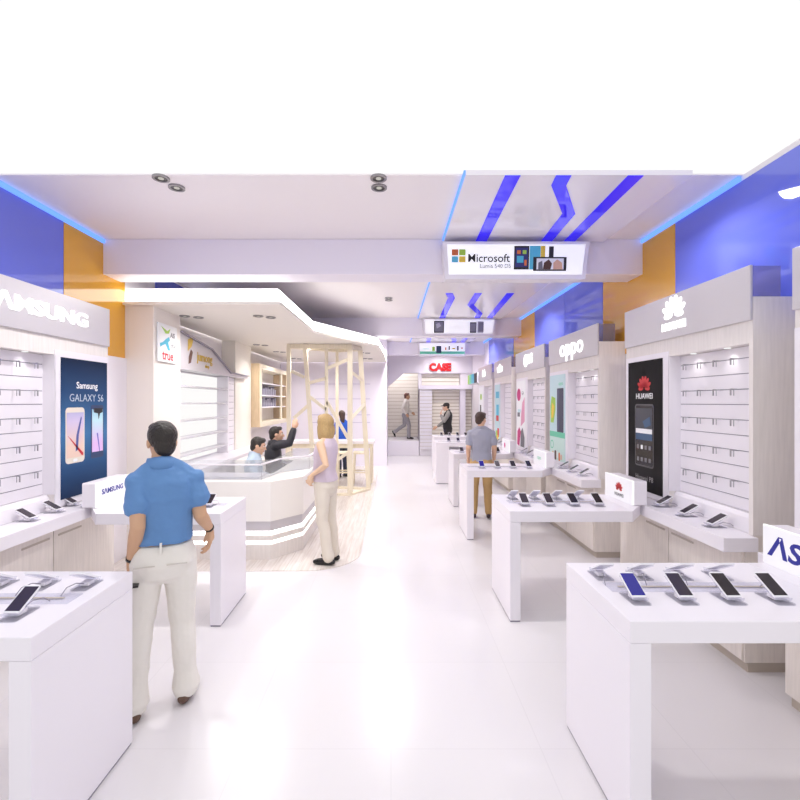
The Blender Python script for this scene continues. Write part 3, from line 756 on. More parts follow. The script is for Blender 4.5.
# lit shelf unit on the left wall with shaped header
r = empty('shelf_unit', (-3.0, 7.05, 0), 0, 'white glowing shelf unit behind the kiosk counter on the left wall', 'shelf')
m = MB(); m.box(XL, -3.10, 6.07, 8.05, .95, 2.30); m.box(XL, -2.88, 6.075, 6.10, .95, 2.30); m.box(XL, -2.90, 8.00, 8.05, .95, 2.30); m.build('cabinet', M_white, r)
MB().box(-3.10, -3.085, 6.12, 7.98, .97, 2.28).build('backlit_panel', M_ledsoft, r)
for i in range(5): MB().box(-3.085, -2.90, 6.11, 7.99, 1.08+.245*i, 1.105+.245*i).build('shelf', pbr('shelf_grey', (206, 202, 208), .4), r)
MB().box(XL, -2.55, 6.07, 9.4, .88, .95).build('lower_counter', M_white, r, bevel=.004)
MB().box(XL, -2.62, 6.07, 9.4, 0, .88).build('lower_cabinet', M_whitem, r)
r = empty('kiosk_header', (-2.86, 7.0, 2.30), 0, 'grey shaped header with gold lettering over the glowing shelves', 'sign')
m = MB()
P = [(6.08, 2.305), (6.08, 2.80), (7.15, 2.68), (8.0, 2.36), (9.0, 2.36), (9.0, 2.305)]
m.add([(-2.86, y, z) for y, z in P]+[(XL, y, z) for y, z in P], [tuple(range(6)), tuple(range(6, 12))[::-1]]+[(i, i+6, (i+1) % 6+6, (i+1) % 6) for i in range(6)])
m.build('board', M_head, r)
m = MB(); Pt = [(6.08, 2.80), (7.15, 2.68), (8.0, 2.36), (9.0, 2.36)]
for (a, b) in zip(Pt[:-1], Pt[1:]): m.bar((-2.855, a[0], a[1]+.008), (-2.855, b[0], b[1]+.008), .022, .05)
m.build('edge_rail', M_groove, r)
M_ = Matrix.Translation((.0, 0, 0))
rr = empty('gold_lettering', (-2.858, 6.75, 2.47), PI/2, 'gold script lettering and picture on the grey kiosk header', 'lettering')
text('letters', 'jumong', .19, M_gold, rr, (.16, -.003, .05), .003, .002)
text('small_letters', 'shop', .08, M_gold, rr, (.24, -.003, -.07), .003, 0)
m = MB(); m.xprism([(-.42, .1), (-.30, .18), (-.26, .27), (-.32, .30), (-.42, .26)], -.005, -.002, 0); m.xprism([(-.40, -.08), (-.33, -.06), (-.27, .1), (-.33, .13), (-.39, .02)], -.005, -.002, 1)
part(m, 'picture', [M_gold, M_brn], rr)
# narrow slat column
r = empty('slat_column', (-2.95, 8.3, 0), 0, 'narrow white slat column right of the glowing shelves', 'slat panel')
m = MB()
for i in range(12): m.box(XL, -2.95, 8.06, 8.46, .955+.112*i, .955+.112*i+.104)
m.build('slats', M_white, r)
MB().box(XL, -2.962, 8.06, 8.46, .952, 2.30).build('backing', M_groove, r)
struct(MB().box(XL, -2.93, 8.47, 9.42, 0, 3.0).build('trim_3', M_cream))
# wooden wall shelf on the left wall
r = empty('wooden_wall_shelf', (-2.95, 10.7, 1.3), 0, 'pale wooden shelf unit with small accessories on the left wall beyond the kiosk', 'shelf')
for ya in (9.44, 11.86): MB().box(XL, -2.76, ya, ya+.06, 1.32, 2.66).build('side_panel', M_birchd, r)
m = MB(); m.box(XL, -2.76, 9.50, 11.86, 2.56, 2.66); m.box(XL, -2.76, 9.50, 11.86, 1.32, 1.42); m.box(-2.80, -2.76, 9.50, 9.62, 1.42, 2.56); m.box(-2.80, -2.76, 11.3, 11.42, 1.42, 2.56); m.build('frame', M_birch, r)
MB().box(XL, -3.1, 9.5, 11.86, 1.42, 2.56).build('back_panel', M_cream, r)
for z in (1.72, 1.98, 2.25): MB().box(-3.1, -2.78, 9.5, 11.86, z, z+.025).build('shelf', M_white, r)
q = 0
M_acc = pbr('grey_pack', (150, 146, 162), .5)
for si, z in enumerate((1.745, 2.005)):
    for k in range(9):
        y = 9.72+.165*k
        o = MB().box(-2.98, -2.85, y, y+.10, z, z+.15+.03*((k*7+si) % 3)).build('accessory_box', M_acc)
        tag(o, 'small grey pack, %s from the near end, %s shelf of the wooden unit' % (['first', 'second', 'third', 'fourth', 'fifth', 'sixth', 'seventh', 'eighth', 'ninth'][k], ['middle', 'upper'][si]), 'package', 'grey accessory packs on the wooden shelf')

# ------------------------------------------------------------------ kiosk counter
kp = [(-2.83, 5.27), (-1.41, 5.27), (-1.10, 5.64), (-1.08, 7.4), (-1.32, 7.75), (-2.5, 7.75)]
def ring_poly(poly, d):      # open ring of counter, entrance left at the wall end
    return poly
r = empty('kiosk_counter', (-1.9, 6.4, 0), 0, 'white angular kiosk counter with two glowing bands at its foot', 'counter')
def ringpoly(p, wd):
    q = inset(p, wd)
    # strip from wall end along front, corner, side and back
    return p[:6]+[q[5], q[4], q[3], q[2], q[1], q[0]]
ins = inset(kp, .55)
ip = [(-2.83, 5.82), (-1.62, 5.82), (-1.55, 5.92), (-1.55, 7.2), (-2.5, 7.2)]
def ringp(d):
    o = inset(kp, d)
    o[0] = (-2.83, 5.27+d); o[5] = (-2.5, 7.75-d)
    return o+[(-2.5, 7.2), (-1.55, 7.2), (-1.55, 5.92), (-1.62, 5.82), (-2.83, 5.82)]
MB().prism(ringp(0), .0065, .178).build('base', M_wood, r)
MB().prism(ringp(.025), .178, .222).build('lower_light_band', M_led, r)
MB().prism(ringp(.0), .222, .285).build('middle_band', M_wood, r)
MB().prism(ringp(.03), .285, .335).build('upper_light_band', M_led, r)
MB().prism(ringp(.012), .335, .45).build('lower_body', M_head, r)
MB().prism(ringp(.0), .45, .915).build('body', pbr('kiosk_white', (246, 242, 238), .3), r)
# glass showcase on top
r = empty('glass_showcase', (-1.9, 6.0, .916), 0, 'clear glass showcase with a white rim on top of the kiosk counter', 'showcase')
gp = [(-2.8, 5.42), (-1.56, 5.42), (-1.47, 5.98), (-1.14, 6.3), (-1.12, 7.3)]
def wallstrip(pts, t, z0, z1, m=None):
    mb = MB()
    for a, b in zip(pts[:-1], pts[1:]):
        a = Vector(a); b = Vector(b); d = (b-a).normalized(); nrm = Vector((-d.y, d.x))*t
        mb.prism([tuple(a), tuple(b), tuple(b+nrm), tuple(a+nrm)], z0, z1)
    return mb
wallstrip(gp, .006, .916, 1.085).build('glass_front', M_glass, r)
wallstrip(gp, .03, 1.085, 1.10).build('rim', M_white, r)
tp = [(-2.8, 5.45), (-1.58, 5.45), (-1.5, 5.98), (-1.17, 6.32), (-1.15, 7.3), (-1.54, 7.3), (-1.54, 5.9), (-1.63, 5.81), (-2.8, 5.81)]
MB().prism(tp, 1.094, 1.10).build('glass_top', M_glass, r)
MB().prism([(-2.8, 5.46), (-1.6, 5.46), (-1.6, 5.80), (-2.8, 5.80)], .917, .94).build('tray', M_white, r)

# ------------------------------------------------------------------ wooden lattice screen
r = empty('lattice_screen', (-1.3, 9.0, 0), 0, 'tall pale wooden lattice screen of posts and slanting bars under the canopy', 'screen')
Y = 8.9
def post(p, q, w_=.075): return MB().bar(p, q, w_).build('post', M_birch, r)
def brace(p, q, w_=.06): return MB().bar(p, q, w_).build('brace', M_birch, r)
def F(x, z): return (x, Y, z)
post(F(-2.02, .045), F(-2.02, 2.93)); post(F(-1.50, .045), F(-1.70, 2.93)); post(F(-1.276, .045), F(-1.276, 2.93), .06); post(F(-.81, .045), F(-.81, 2.93), .095)
S0 = Vector((-.81, 8.9, 0)); S1 = Vector((-.47, 9.46, 0))
def S(t, z): p = S0.lerp(S1, t); return (p.x, p.y, z)
post(S(1, .045), (-.64, 9.35, 2.93), .095)
post((-1.15, 9.60, .045), (-1.15, 9.60, 2.93), .06)
MB().bar(F(-2.05, .026), F(-.77, .026), .04, .09).bar(S(0, .026), S(1, .026), .04, .09).bar(S(1, .026), (-1.15, 9.63, .026), .04, .09).bar((-1.15, 9.63, .026), (-2.02, 8.93, .026), .04, .09).build('base_rail', M_birch, r)
MB().bar(F(-2.05, 2.95), F(-.77, 2.95), .08).bar(F(-.81, 2.95), (-.64, 9.35, 2.95), .08).bar((-.64, 9.35, 2.95), (-1.15, 9.60, 2.95), .08).bar((-1.15, 9.60, 2.95), (-2.0, 8.93, 2.95), .08).build('top_rail', M_birch, r)
for a, b in ((F(-1.25, 2.52), F(-.83, 2.70)), (F(-1.64, 2.22), F(-1.28, 2.32)), (F(-1.96, 2.46), F(-1.72, 2.34)), (F(-1.92, 1.53), F(-1.62, 1.80)), (F(-1.60, 1.95), F(-1.28, 1.70)), (F(-1.26, 1.85), F(-.83, 1.10)),
             (S(.05, 2.45), S(.62, 2.30)), (S(.05, 1.52), S(.75, 1.80)), (F(-1.28, .55), F(-.85, .85))): brace(a, b)

# ------------------------------------------------------------------ bar table and stools
r = empty('bar_table', (-1.3, 10.45, 0), 0, 'white topped wooden bar table behind the lattice screen', 'table')
MB().box(-2.45, -.38, 10.2, 10.75, .90, .965).build('tabletop', M_white, r, bevel=.004)
MB().box(-2.4, -.42, 10.24, 10.71, .80, .899).build('apron', M_birch, r)
for x in (-2.37, -1.25, -.45):
    for y in (10.27, 10.68): MB().bar((x, y, 0), (x, y, .80), .06).build('leg', M_birch, r)
def stool():
    r = empty('bar_stool', (0, 0, 0))
    part(MB().box(-.17, .17, -.16, .16, .70, .74), 'seat', M_birch, r)
    for sx in (-1, 1):
        for sy in (-1, 1): part(MB().bar((sx*.18, sy*.17, 0), (sx*.145, sy*.135, .70), .04), 'leg', M_birch, r)
    part(MB().bar((-.16, -.155, .30), (.16, -.155, .30), .03).bar((-.16, .155, .30), (.16, .155, .30), .03), 'footrest', M_birch, r)
    return r
s0 = stool()
for i, (x, y, lb) in enumerate(((-.66, 10.0, 'pale wooden bar stool between the right lattice posts'), (-1.10, 10.0, 'pale wooden bar stool beside the woman in lavender, before the bar table'))):
    o = s0 if i == 0 else copy_tree(s0)
    o.location = (x, y, .0065); tag(o, lb, 'stool', 'bar stools at the white bar table')

# ------------------------------------------------------------------ back of the shop
M_line = pbr('lavender_line', (206, 198, 220), .5)
kb = MB().box(XL, -.12, 13.0, 13.1, 0, ZC).build('wall_kiosk', M_lav); struct(kb)
for k, z in enumerate((1.25, 1.47, 1.93, 2.36)):
    o = MB().box(-2.4, -.6, 12.988, 12.999, z, z+.02).build('trim_%d' % (k+4), M_line); struct(o)
# white soffit wall with a cut corner, carrying the red letters
m = MB(); m.xprism([(-.35, ZC), (-.35, 2.0), (-.12, 2.30), (-.12, 2.36), (.45, 2.84), (XR, 2.84), (XR, ZC)], 15.4, 15.5); struct(m.build('soffit', M_lav))
struct(MB().box(-.45, -.12, 13.1, 17.2, 0, ZC).build('wall_alcove', M_lav))
r = empty('red_lettering', (1.68, 15.4, 3.03), 0, 'red raised letters CASE on the white wall at the back', 'lettering')
text('letters', 'CASE', .34, pbr('red_letters', (196, 14, 26), .5), r, (0, -.02, 0), .02, .022, .92)
def slatwall(x0, x1, y, z0, z1, label, pitch=.11, mat=M_slat, gap=.012):
    r = empty('slat_wall', ((x0+x1)/2, y, z0), 0, label, 'slat wall', 'slat walls at the back')
    MB().box(x0, x1, y+.012, y+.06, z0, z1).build('backing', M_slatg, r)
    m = MB(); n = int((z1-z0)/pitch)
    for i in range(n): m.box(x0, x1, y-.006, y+.0118, z0+i*(z1-z0)/n+gap/2, z0+(i+1)*(z1-z0)/n-gap/2)
    m.build('slats', mat, r); return r
slatwall(-.12, 1.02, 17.1, .53, 3.2, 'tall beige slat wall behind the walking man at the back', .13, gap=.018)
slatwall(1.42, 2.36, 15.55, .30, 2.28, 'beige slat wall behind the person with the cap', .115, gap=.03)
slatwall(1.06, 2.36, 15.55, 2.42, 2.82, 'wide upper beige slat panel under the red letters', .1, gap=.03)
slatwall(2.56, 2.78, 15.55, .30, 2.28, 'narrow beige slat panel at the far right back corner', .115, gap=.03)
slatwall(.98, 1.40, 15.36, .22, 2.28, 'narrow pale slat column between the two men at the back', .12, M_white, .014)
m = MB(); m.box(.94, 2.78, 15.32, 15.62, 2.283, 2.416); struct(m.build('trim_8', M_lav))
m = MB(); m.box(2.37, 2.55, 15.4, 15.62, 0, 2.282); struct(m.build('trim_9', M_lav))
m = MB(); m.box(.98, 2.36, 15.42, 15.62, 0, .218); struct(m.build('baseboard_back', M_white))
m = MB(); m.box(.94, 1.04, 15.42, 15.62, 2.418, 2.84); struct(m.build('trim_10', M_white))
m = MB(); m.box(2.38, 2.78, 15.45, 15.62, 2.418, 2.84); struct(m.build('trim_11', M_white))
o = MB().box(-.11, .96, 15.42, 17.08, 0, .52).build('display_plinth', M_white, None, bevel=.004)
tag(o, 'low white plinth under the walking man at the back', 'plinth')

# lamps and beams added to brighten the alcove and the very back
for x, y, wh in ((.40, 16.35, 'in the alcove above the walking man'), (1.7, 14.7, 'in front of the red letters')):
    for j in range(2):
        downlight(x, y-.08+.16*j, ZC, ('nearer', 'farther')[j]+' added ceiling lamp '+wh)
    spot(x, y, ZC-.03, 110)
# ------------------------------------------------------------------ people
def organic(name, mb, voxel, mat, root, smooth=5, disp=0):
    me = mb.mesh(name, mat)
    t = bpy.data.objects.new(name+'_tmp', me); COL.objects.link(t)
    rm = t.modifiers.new('r', 'REMESH'); rm.mode = 'VOXEL'; rm.voxel_size = voxel; rm.use_smooth_shade = True
    if smooth:
        sm = t.modifiers.new('s', 'SMOOTH'); sm.factor = .5; sm.iterations = smooth
    if disp:
        tx = bpy.data.textures.new('folds', 'CLOUDS'); tx.noise_scale = .11
        d = t.modifiers.new('d', 'DISPLACE'); d.texture = tx; d.strength = disp; d.mid_level = .5
    dg = bpy.context.evaluated_depsgraph_get()
    m2 = bpy.data.meshes.new_from_object(t.evaluated_get(dg))
    bpy.data.objects.remove(t); bpy.data.meshes.remove(me)
    m2.name = name
    m2.polygons.foreach_set('use_smooth', [True]*len(m2.polygons))
    if not m2.materials: m2.materials.append(mat)
    o = bpy.data.objects.new(name, m2); COL.objects.link(o); o.parent = root
    return o
V = Vector
def joints(**kw):
    J = dict(pel=(0, 0, .93), waist=(0, .012, 1.08), chest=(0, .0, 1.27), neck=(0, -.02, 1.46), head=(0, .02, 1.605),
             shL=(-.168, -.01, 1.372), shR=(.168, -.01, 1.372), elL=(-.215, -.03, 1.13), elR=(.215, -.03, 1.13), wrL=(-.225, .03, .885), wrR=(.225, .03, .885),
             hipL=(-.088, 0, .90), hipR=(.088, 0, .90), knL=(-.1, .015, .49), knR=(.1, .015, .49), anL=(-.105, -.02, .085), anR=(.105, -.02, .085),
             toeL=(-.12, 1, 0), toeR=(.12, 1, 0), yaw=0, pitch=0, curl=.55, handL=None, handR=None, palmL=None, palmR=None)
    for k, v in kw.items(): J[k] = v
    for k, v in J.items():
        if isinstance(v, tuple): J[k] = V(v)
    return J
def loft(mb, secs, n=20):
    """secs: (centre, rx, ry[, tilt direction]) stacked up the body, superelliptic rings"""
    rg = []
    def ring(c, rx, ry):
        out = []
        for i in range(n):
            a = 2*PI*i/n; ca, sa = math.cos(a), math.sin(a); e = .82
            out.append(V((c.x+rx*math.copysign(abs(ca)**e, ca), c.y+ry*math.copysign(abs(sa)**e, sa), c.z)))
        return out
    for c, rx, ry in secs: rg.append(ring(V(c), rx, ry))
    mb.rings(rg); return mb
def torso(mb, J, g=0, lo=-.1, hi=1.0, female=False):
    p, w_, c, nk = J['pel'], J['waist'], J['chest'], J['neck']
    k = .93 if female else 1
    S = [(p+V((0, -.005, lo)), .148, .105), (p, .166*(1.02 if female else 1), .116), (p.lerp(w_, .5), .153, .107), (w_, .140*k, .097), (w_.lerp(c, .5), .150*k, .104), (c, .166*k, .113),
         (c.lerp(nk, .45), .163*k, .103), (c.lerp(nk, .72), .135*k, .085), (c.lerp(nk, .9), .085, .066), (nk, .058, .058)]
    S = [s for i, s in enumerate(S) if i/(len(S)-1) <= hi]
    loft(mb, [(a, b+g, d+g) for a, b, d in S])
    for s in 'LR':
        mb.tube([c.lerp(nk, .42)+V((0, -.005, 0)), J['sh'+s]], [.072+g, .054+g], 12)
        mb.tube([nk+V((0, 0, .02)), nk.lerp(J['sh'+s], .5)+V((0, 0, .006)), J['sh'+s]], [.048+g, .046+g, .044+g], 12)
    return mb
def hand(mb, w_, d, palm, side, curl, fr=.0085):
    """w_ wrist, d hand direction, palm = direction the palm faces, side = direction of the thumb"""
    d = d.normalized(); palm = (palm-d*palm.dot(d)).normalized(); sd = d.cross(palm).normalized()
    if sd.dot(side) < 0: sd = -sd
    kn = w_+d*.088
    mb.tube([w_-d*.01, w_+d*.03+sd*.004, w_+d*.06], [.024, .028, .030], 12)
    for k in range(4):
        o = (1.5-k)*.0195
        b = w_+d*.03+sd*o*.75; q = kn+sd*o+d*(-.004 if k in (0, 3) else .002)
        mb.tube([b, q], [.014, .0125], 8)
        L = (.070, .078, .073, .058)[k]
        dirs = []; a = curl*.55
        pts = [q]
        for f in (.45, .32, .23):
            dv = d*math.cos(a)+palm*math.sin(a)+sd*(1.5-k)*.03
            pts.append(pts[-1]+dv.normalized()*L*f*1.15); a += curl
        mb.tube(pts, [fr*1.12, fr*1.05, fr*.98, fr*.85], 8)
    tb = w_+d*.022+sd*.022
    t1 = tb+(d*.75+sd*.62+palm*.25).normalized()*.038; t2 = t1+(d*.93+sd*.22+palm*.3).normalized()*.032; t3 = t2+(d*.95-sd*.02+palm*.35).normalized()*.024
    mb.tube([tb-d*.008-sd*.006, t1, t2, t3], [.016, .012, .0105, .0085], 8)
def headM(J):
    return Matrix.Translation(J['head']) @ Matrix.Rotation(J['yaw'], 4, 'Z') @ Matrix.Rotation(J['pitch'], 4, 'X')
def head_mesh(mb, J):
    M = headM(J); st = len(mb.v)
    mb.ell((0, -.012, .028), (.076, .096, .089), 18, 12)
    mb.ell((0, .022, -.032), (.060, .068, .084), 16, 12)
    mb.ell((0, .062, -.098), (.026, .024, .022), 10, 8)
    mb.ell((0, .05, -.055), (.045, .046, .045), 12, 8)
    mb.tube([(0, .088, .018), (0, .103, -.008), (0, .113, -.030)], [.009, .011, .014], 8)
    mb.tube([(-.04, .078, .028), (0, .089, .032), (.04, .078, .028)], [.010, .012, .010], 8)
    for s in (-1, 1): mb.ell((s*.077, -.004, -.008), (.010, .021, .032), 10, 8); mb.ell((s*.04, .066, -.022), (.02, .02, .02), 8, 6)
    mb.xf(M, st)
    mb.tube([J['neck']-V((0, 0, .05)), J['neck'], J['head']+V((0, -.02, -.06))], [.064, .056, .054], 14)
def leg(mb, J, s, g=0, hem=None, upto=1.0):
    h, k, a = J['hip'+s], J['kn'+s], J['an'+s]
    calf = k.lerp(a, .32)+V((0, -.012, 0))
    pts = [h+V((0, 0, .02)), h.lerp(k, .35), h.lerp(k, .72), k, calf, k.lerp(a, .72), a]
    rd = [.088, .081, .064, .054, .053, .040, .034]
    if hem: rd = [.088, .082, .070, .062, .060, .056, hem]
    mb.tube(pts, [r_+g for r_ in rd], 14)
def foot(mb, J, s, g=0):
    a = J['an'+s]; d = J['toe'+s].normalized(); up = V((0, 0, 1)) if abs(d.z) < .5 else V((0, 1, 0))
    up = (up-d*up.dot(d)).normalized()
    hl = a-d*.045-up*.052
    mb.tube([a+up*.0, a-up*.03], [.036+g, .036+g], 10)
    mb.tube([hl, a+d*.05-up*.050, a+d*.125-up*.060, a+d*.165-up*.064], [.030+g, .034+g, .032+g, .020+g], 12)
def arm(mb, J, s, g=0, a0=0, a1=2, r_=None):
    sh, el, wr = J['sh'+s], J['el'+s], J['wr'+s]
    pts = [sh, sh.lerp(el, .35), sh.lerp(el, .75), el, el.lerp(wr, .3), el.lerp(wr, .7), wr]
    rd = [.056, .050, .043, .041, .040, .032, .026]
    mb.tube(pts, [x+g for x in rd], 12)
def sleeve(mb, J, s, g, end=.55, flare=.012):
    """over the upper arm; end up to 1 reaches the elbow, up to 2 the wrist"""
    sh, el, wr = J['sh'+s], J['el'+s], J['wr'+s]
    pts = [J['chest'].lerp(J['neck'], .42), sh, sh.lerp(el, min(end, 1)*.5), sh.lerp(el, min(end, 1))]
    rd = [.066+g, .056+g, .053+g, .048+g+flare]
    if end > 1:
        rd[3] = .046+g; pts += [el.lerp(wr, (end-1)*.5), el.lerp(wr, end-1)]; rd += [.043+g, .033+g]
    mb.tube(pts, rd, 14)
def hair(J, mat, root, style='short', vox=.008):
    M = headM(J); mb = MB()
    if style == 'short':
        mb.ell((0, -.022, .036), (.084, .098, .092), 26, 18)
        mb.ell((0, -.06, -.02), (.066, .052, .075), 16, 10)
        mb.ell((0, .045, .090), (.062, .042, .036), 14, 8)
    elif style == 'bob':
        mb.ell((0, -.018, .036), (.092, .106, .096), 26, 18)
        mb.ell((0, -.055, -.07), (.098, .062, .13), 20, 12)
        mb.ell((-.068, -.015, -.07), (.032, .062, .12), 14, 10); mb.ell((.068, -.015, -.07), (.032, .062, .12), 14, 10)
        mb.ell((0, .045, .088), (.065, .044, .036), 14, 8)
    elif style == 'long':
        mb.ell((0, -.02, .034), (.086, .103, .095), 26, 18)
        mb.tube([(0, -.05, .0), (0, -.085, -.12), (0, -.10, -.24)], [.078, .062, .04], 14)
        mb.ell((0, .045, .085), (.06, .04, .034), 14, 8)
    elif style == 'cap':
        mb.ell((0, -.018, .044), (.086, .104, .084), 26, 18)
        mb.ell((0, -.05, -.02), (.07, .05, .06), 16, 10)
        mb.rings([[V((x*.075, .07+.085*y_, .06+z)) for x, y_ in [(math.cos(2*PI*i/14), math.sin(2*PI*i/14)) for i in range(14)]] for z in (-.006, .006)])
    mb.xf(M)
    return organic('hair' if style != 'cap' else 'cap', mb, vox, mat, root, 4, .010 if style != 'cap' else 0)
M_skin = pbr('skin', (222, 178, 150), .5)
M_skin2 = pbr('skin_tan', (205, 162, 130), .5)
M_eye = pbr('eye_white', (235, 232, 228), .3); M_iris = pbr('iris', (50, 36, 30), .2); M_lip = pbr('lips', (186, 110, 100), .45)
M_hairk = pbr('hair_black', (42, 34, 30), .45, bump=.6, bscale=60, vary=.5, vscale=(50, 50, 8))
M_hairb = pbr('hair_brown', (74, 52, 44), .5, bump=.5, bscale=60, vary=.4, vscale=(50, 50, 8))
M_hairbl = pbr('hair_blonde', (192, 160, 108), .5, bump=.5, bscale=50, vary=.22, vscale=(45, 45, 5))
M_hairr = pbr('hair_auburn', (112, 70, 58), .5)
def face(J, root):
    M = headM(J)
    for s in (-1, 1):
        e = MB().ell((s*.031, .083, .008), (.014, .010, .009), 10, 8).xf(M).build('eye', M_eye, root, smooth=True, world=False)
        MB().ell((s*.031, .0915, .008), (.006, .0035, .006), 8, 6).xf(M).build('iris', M_iris, e, smooth=True, world=False)
        MB().tube([(s*.018, .092, .030), (s*.034, .089, .034), (s*.048, .080, .029)], [.004, .0045, .003], 6).xf(M).build('eyebrow', M_hairk, root, smooth=True, world=False)
    MB().ell((0, .095, -.060), (.022, .008, .008), 10, 8).xf(M).build('lips', M_lip, root, smooth=True, world=False)
def body(J, root, skin, vox, curlL=None, curlR=None, feet=False, female=False):
    mb = MB()
    torso(mb, J, -.006, female=female); head_mesh(mb, J)
    for s in 'LR':
        arm(mb, J, s, -.004 if female else 0); leg(mb, J, s)
        foot(mb, J, s, -.006)
        d = J['hand'+s] or (J['wr'+s]-J['el'+s])
        sgn = -1 if s == 'L' else 1
        palm = J['palm'+s] or V((-sgn, .15, -.1))
        hand(mb, J['wr'+s], d, palm, V((0, 1, .1)), J['curl'] if (curlL if s == 'L' else curlR) is None else (curlL if s == 'L' else curlR), .0085 if vox < .007 else .010)
    return organic('body', mb, vox, skin, root, 3)
def trousers(J, root, mat, vox, g=.012, hem=.052, stop=None, name='trousers', disp=.012):
    mb = MB(); p = J['pel']
    loft(mb, [(p+V((0, -.004, -.165)), .10, .06), (p+V((0, -.005, -.12)), .140+g, .100+g), (p+V((0, -.006, -.04)), .166+g, .122+g), (p+V((0, 0, .04)), .158+g, .112+g), (p+V((0, .003, .075)), .146+g, .102+g)])
    for s in 'LR':
        a = J['an'+s]
        leg(mb, J, s, g, hem)
    return organic(name, mb, vox, mat, root, 12, disp)
def shoes(J, root, mat, vox):
    for s in 'LR':
        mb = MB(); foot(mb, J, s, .006); organic('shoe', mb, vox, mat, root, 2)
def shirt(J, root, mat, vox, g=.014, hem=.06, end=.55, flare=.012, name='shirt', collar=False, disp=.012, female=False, sleeves=True, hemg=0):
    mb = MB(); p, w_, c, nk = J['pel'], J['waist'], J['chest'], J['neck']
    k = .93 if female else 1
    S = [(p+V((0, -.004, hem)), .160+hemg, .116+hemg*.7), (p.lerp(w_, .55), .156, .110), (w_, .148*k, .106), (w_.lerp(c, .5), .155*k, .109), (c, .168*k, .116), (c.lerp(nk, .45), .165*k, .106), (c.lerp(nk, .72), .137*k, .088), (c.lerp(nk, .9), .09, .07)]
    loft(mb, [(a, b+g, d+g) for a, b, d in S])
    for s in 'LR':
        q = J['sh'+s] if sleeves else (c.lerp(nk, .42)).lerp(J['sh'+s], .62)
        mb.tube([c.lerp(nk, .42)+V((0, -.005, 0)), q], [.074+g, .056+g], 12)
        mb.tube([nk+V((0, 0, .005)), nk.lerp(q, .5)+V((0, 0, .006)), q], [.046+g, .047+g, .046+g], 12)
        if sleeves: sleeve(mb, J, s, g, end, flare)
    o = organic(name, mb, vox, mat, root, 4, disp)
    if collar:
        cb = MB(); n = 22; rg = []
        for dz, rr in ((-.035, .092), (.0, .086), (.032, .076), (.030, .070), (-.02, .072)):
            rg.append([nk+V((rr*math.cos(2*PI*i/n), rr*1.0*math.sin(2*PI*i/n)+.004, dz+.012*(-math.sin(2*PI*i/n)))) for i in range(n)])
        cb.rings(rg).build('collar', mat, root, smooth=True, world=False)
    return o
def person(loc, rz, label, scale=1):
    loc = (loc[0], loc[1], loc[2]+.005)
    r = empty('person', loc, rz, label, 'person'); r.scale = (scale,)*3
    return r

# --- man in the blue polo shirt, foreground left, seen from behind
r = person((-1.378, 2.72, 0), math.radians(22), 'man with short dark hair in a blue shirt and white trousers, seen from behind')
J = joints(pel=(0, 0, .93), waist=(0, .01, 1.09), chest=(-.005, .0, 1.275), neck=(-.01, -.005, 1.475), head=(-.01, .045, 1.602), yaw=math.radians(20), pitch=math.radians(-6),
           shL=(-.128, -.05, 1.375), shR=(.168, 0, 1.37), elL=(-.118, -.125, 1.13), elR=(.208, -.03, 1.15), wrL=(-.165, -.03, .92), wrR=(.262, .09, 1.03),
           hipL=(-.085, 0, .90), hipR=(.09, 0, .90), knL=(-.125, .0, .49), knR=(.105, .05, .49), anL=(-.15, -.04, .085), anR=(.125, .04, .085), toeL=(-.25, 1, 0), toeR=(.3, 1, 0),
           handR=(.0, .08, -1), palmR=(-.9, -.1, 0), handL=(.10, .12, -1), palmL=(1, .1, 0))
body(J, r, M_skin2, .005, curlR=.5)
M_polo = pbr('blue_cotton', (96, 138, 190), .75, bump=.9, bscale=7)
M_chino = pbr('white_chino', (232, 227, 220), .75, bump=.3, bscale=8)
shirt(J, r, M_polo, .007, g=.012, hem=.085, end=.50, flare=.016, collar=True, hemg=-.004, disp=.024)
t = trousers(J, r, M_chino, .007, g=.012, hem=.07, disp=.014)
shoes(J, r, pbr('brown_leather', (96, 70, 56), .5), .007)
hair(J, M_hairk, r, 'short', .006); face(J, r)
for nm, c in (('watch', J['wrL']+V((0, .0, .0))), ('watch', J['wrR'])):
    s_ = 'L' if c == J['wrL'] else 'R'
    d = (J['wr'+s_]-J['el'+s_]).normalized()
    MB().tube([c-d*.022, c-d*.004], .030, 14, caps=False).build('watch_band', M_black, r, smooth=True, world=False)
# rear pockets, belt loop and seam of the trousers
m = MB()
for x in (-.085, .085): m.box(x-.055, x+.055, -.142, -.136, .90, .905); 
part(m, 'pocket_welt', pbr('seam', (206, 198, 190), .7), r)
part(MB().box(-.16, -.115, -.135, -.08, .792, .802), 'pocket_tab', M_black, r)
part(MB().box(-.006, .006, -.140, -.126, .965, 1.03), 'belt_loop', M_chino, r)

# --- woman in lavender
r = person((-.755, 5.2, .0065), math.radians(72), 'blonde woman in a sleeveless lavender top and cream trousers by the kiosk counter', .985)
J = joints(neck=(0, -.02, 1.46), head=(0, .01, 1.60), yaw=math.radians(-28), elL=(-.235, -.12, 1.16), wrL=(-.17, .085, 1.03), handL=(.05, .16, -.3), palmL=(.9, -.2, -.1), elR=(.22, .05, 1.14), wrR=(.17, .20, .98),
           shL=(-.15, -.01, 1.375), shR=(.15, -.01, 1.375), anL=(-.09, -.08, .085), knL=(-.09, .0, .49), anR=(.08, -.07, .085), knR=(.085, -.02, .49), toeL=(-.1, 1, 0), toeR=(.2, 1, 0))
body(J, r, pbr('skin_fair', (232, 196, 164), .5), .008, female=True)
shirt(J, r, pbr('lavender_knit', (216, 200, 214), .8, bump=.3, bscale=10), .008, g=.010, hem=.02, name='top', sleeves=False, female=True, hemg=.006, disp=.014)
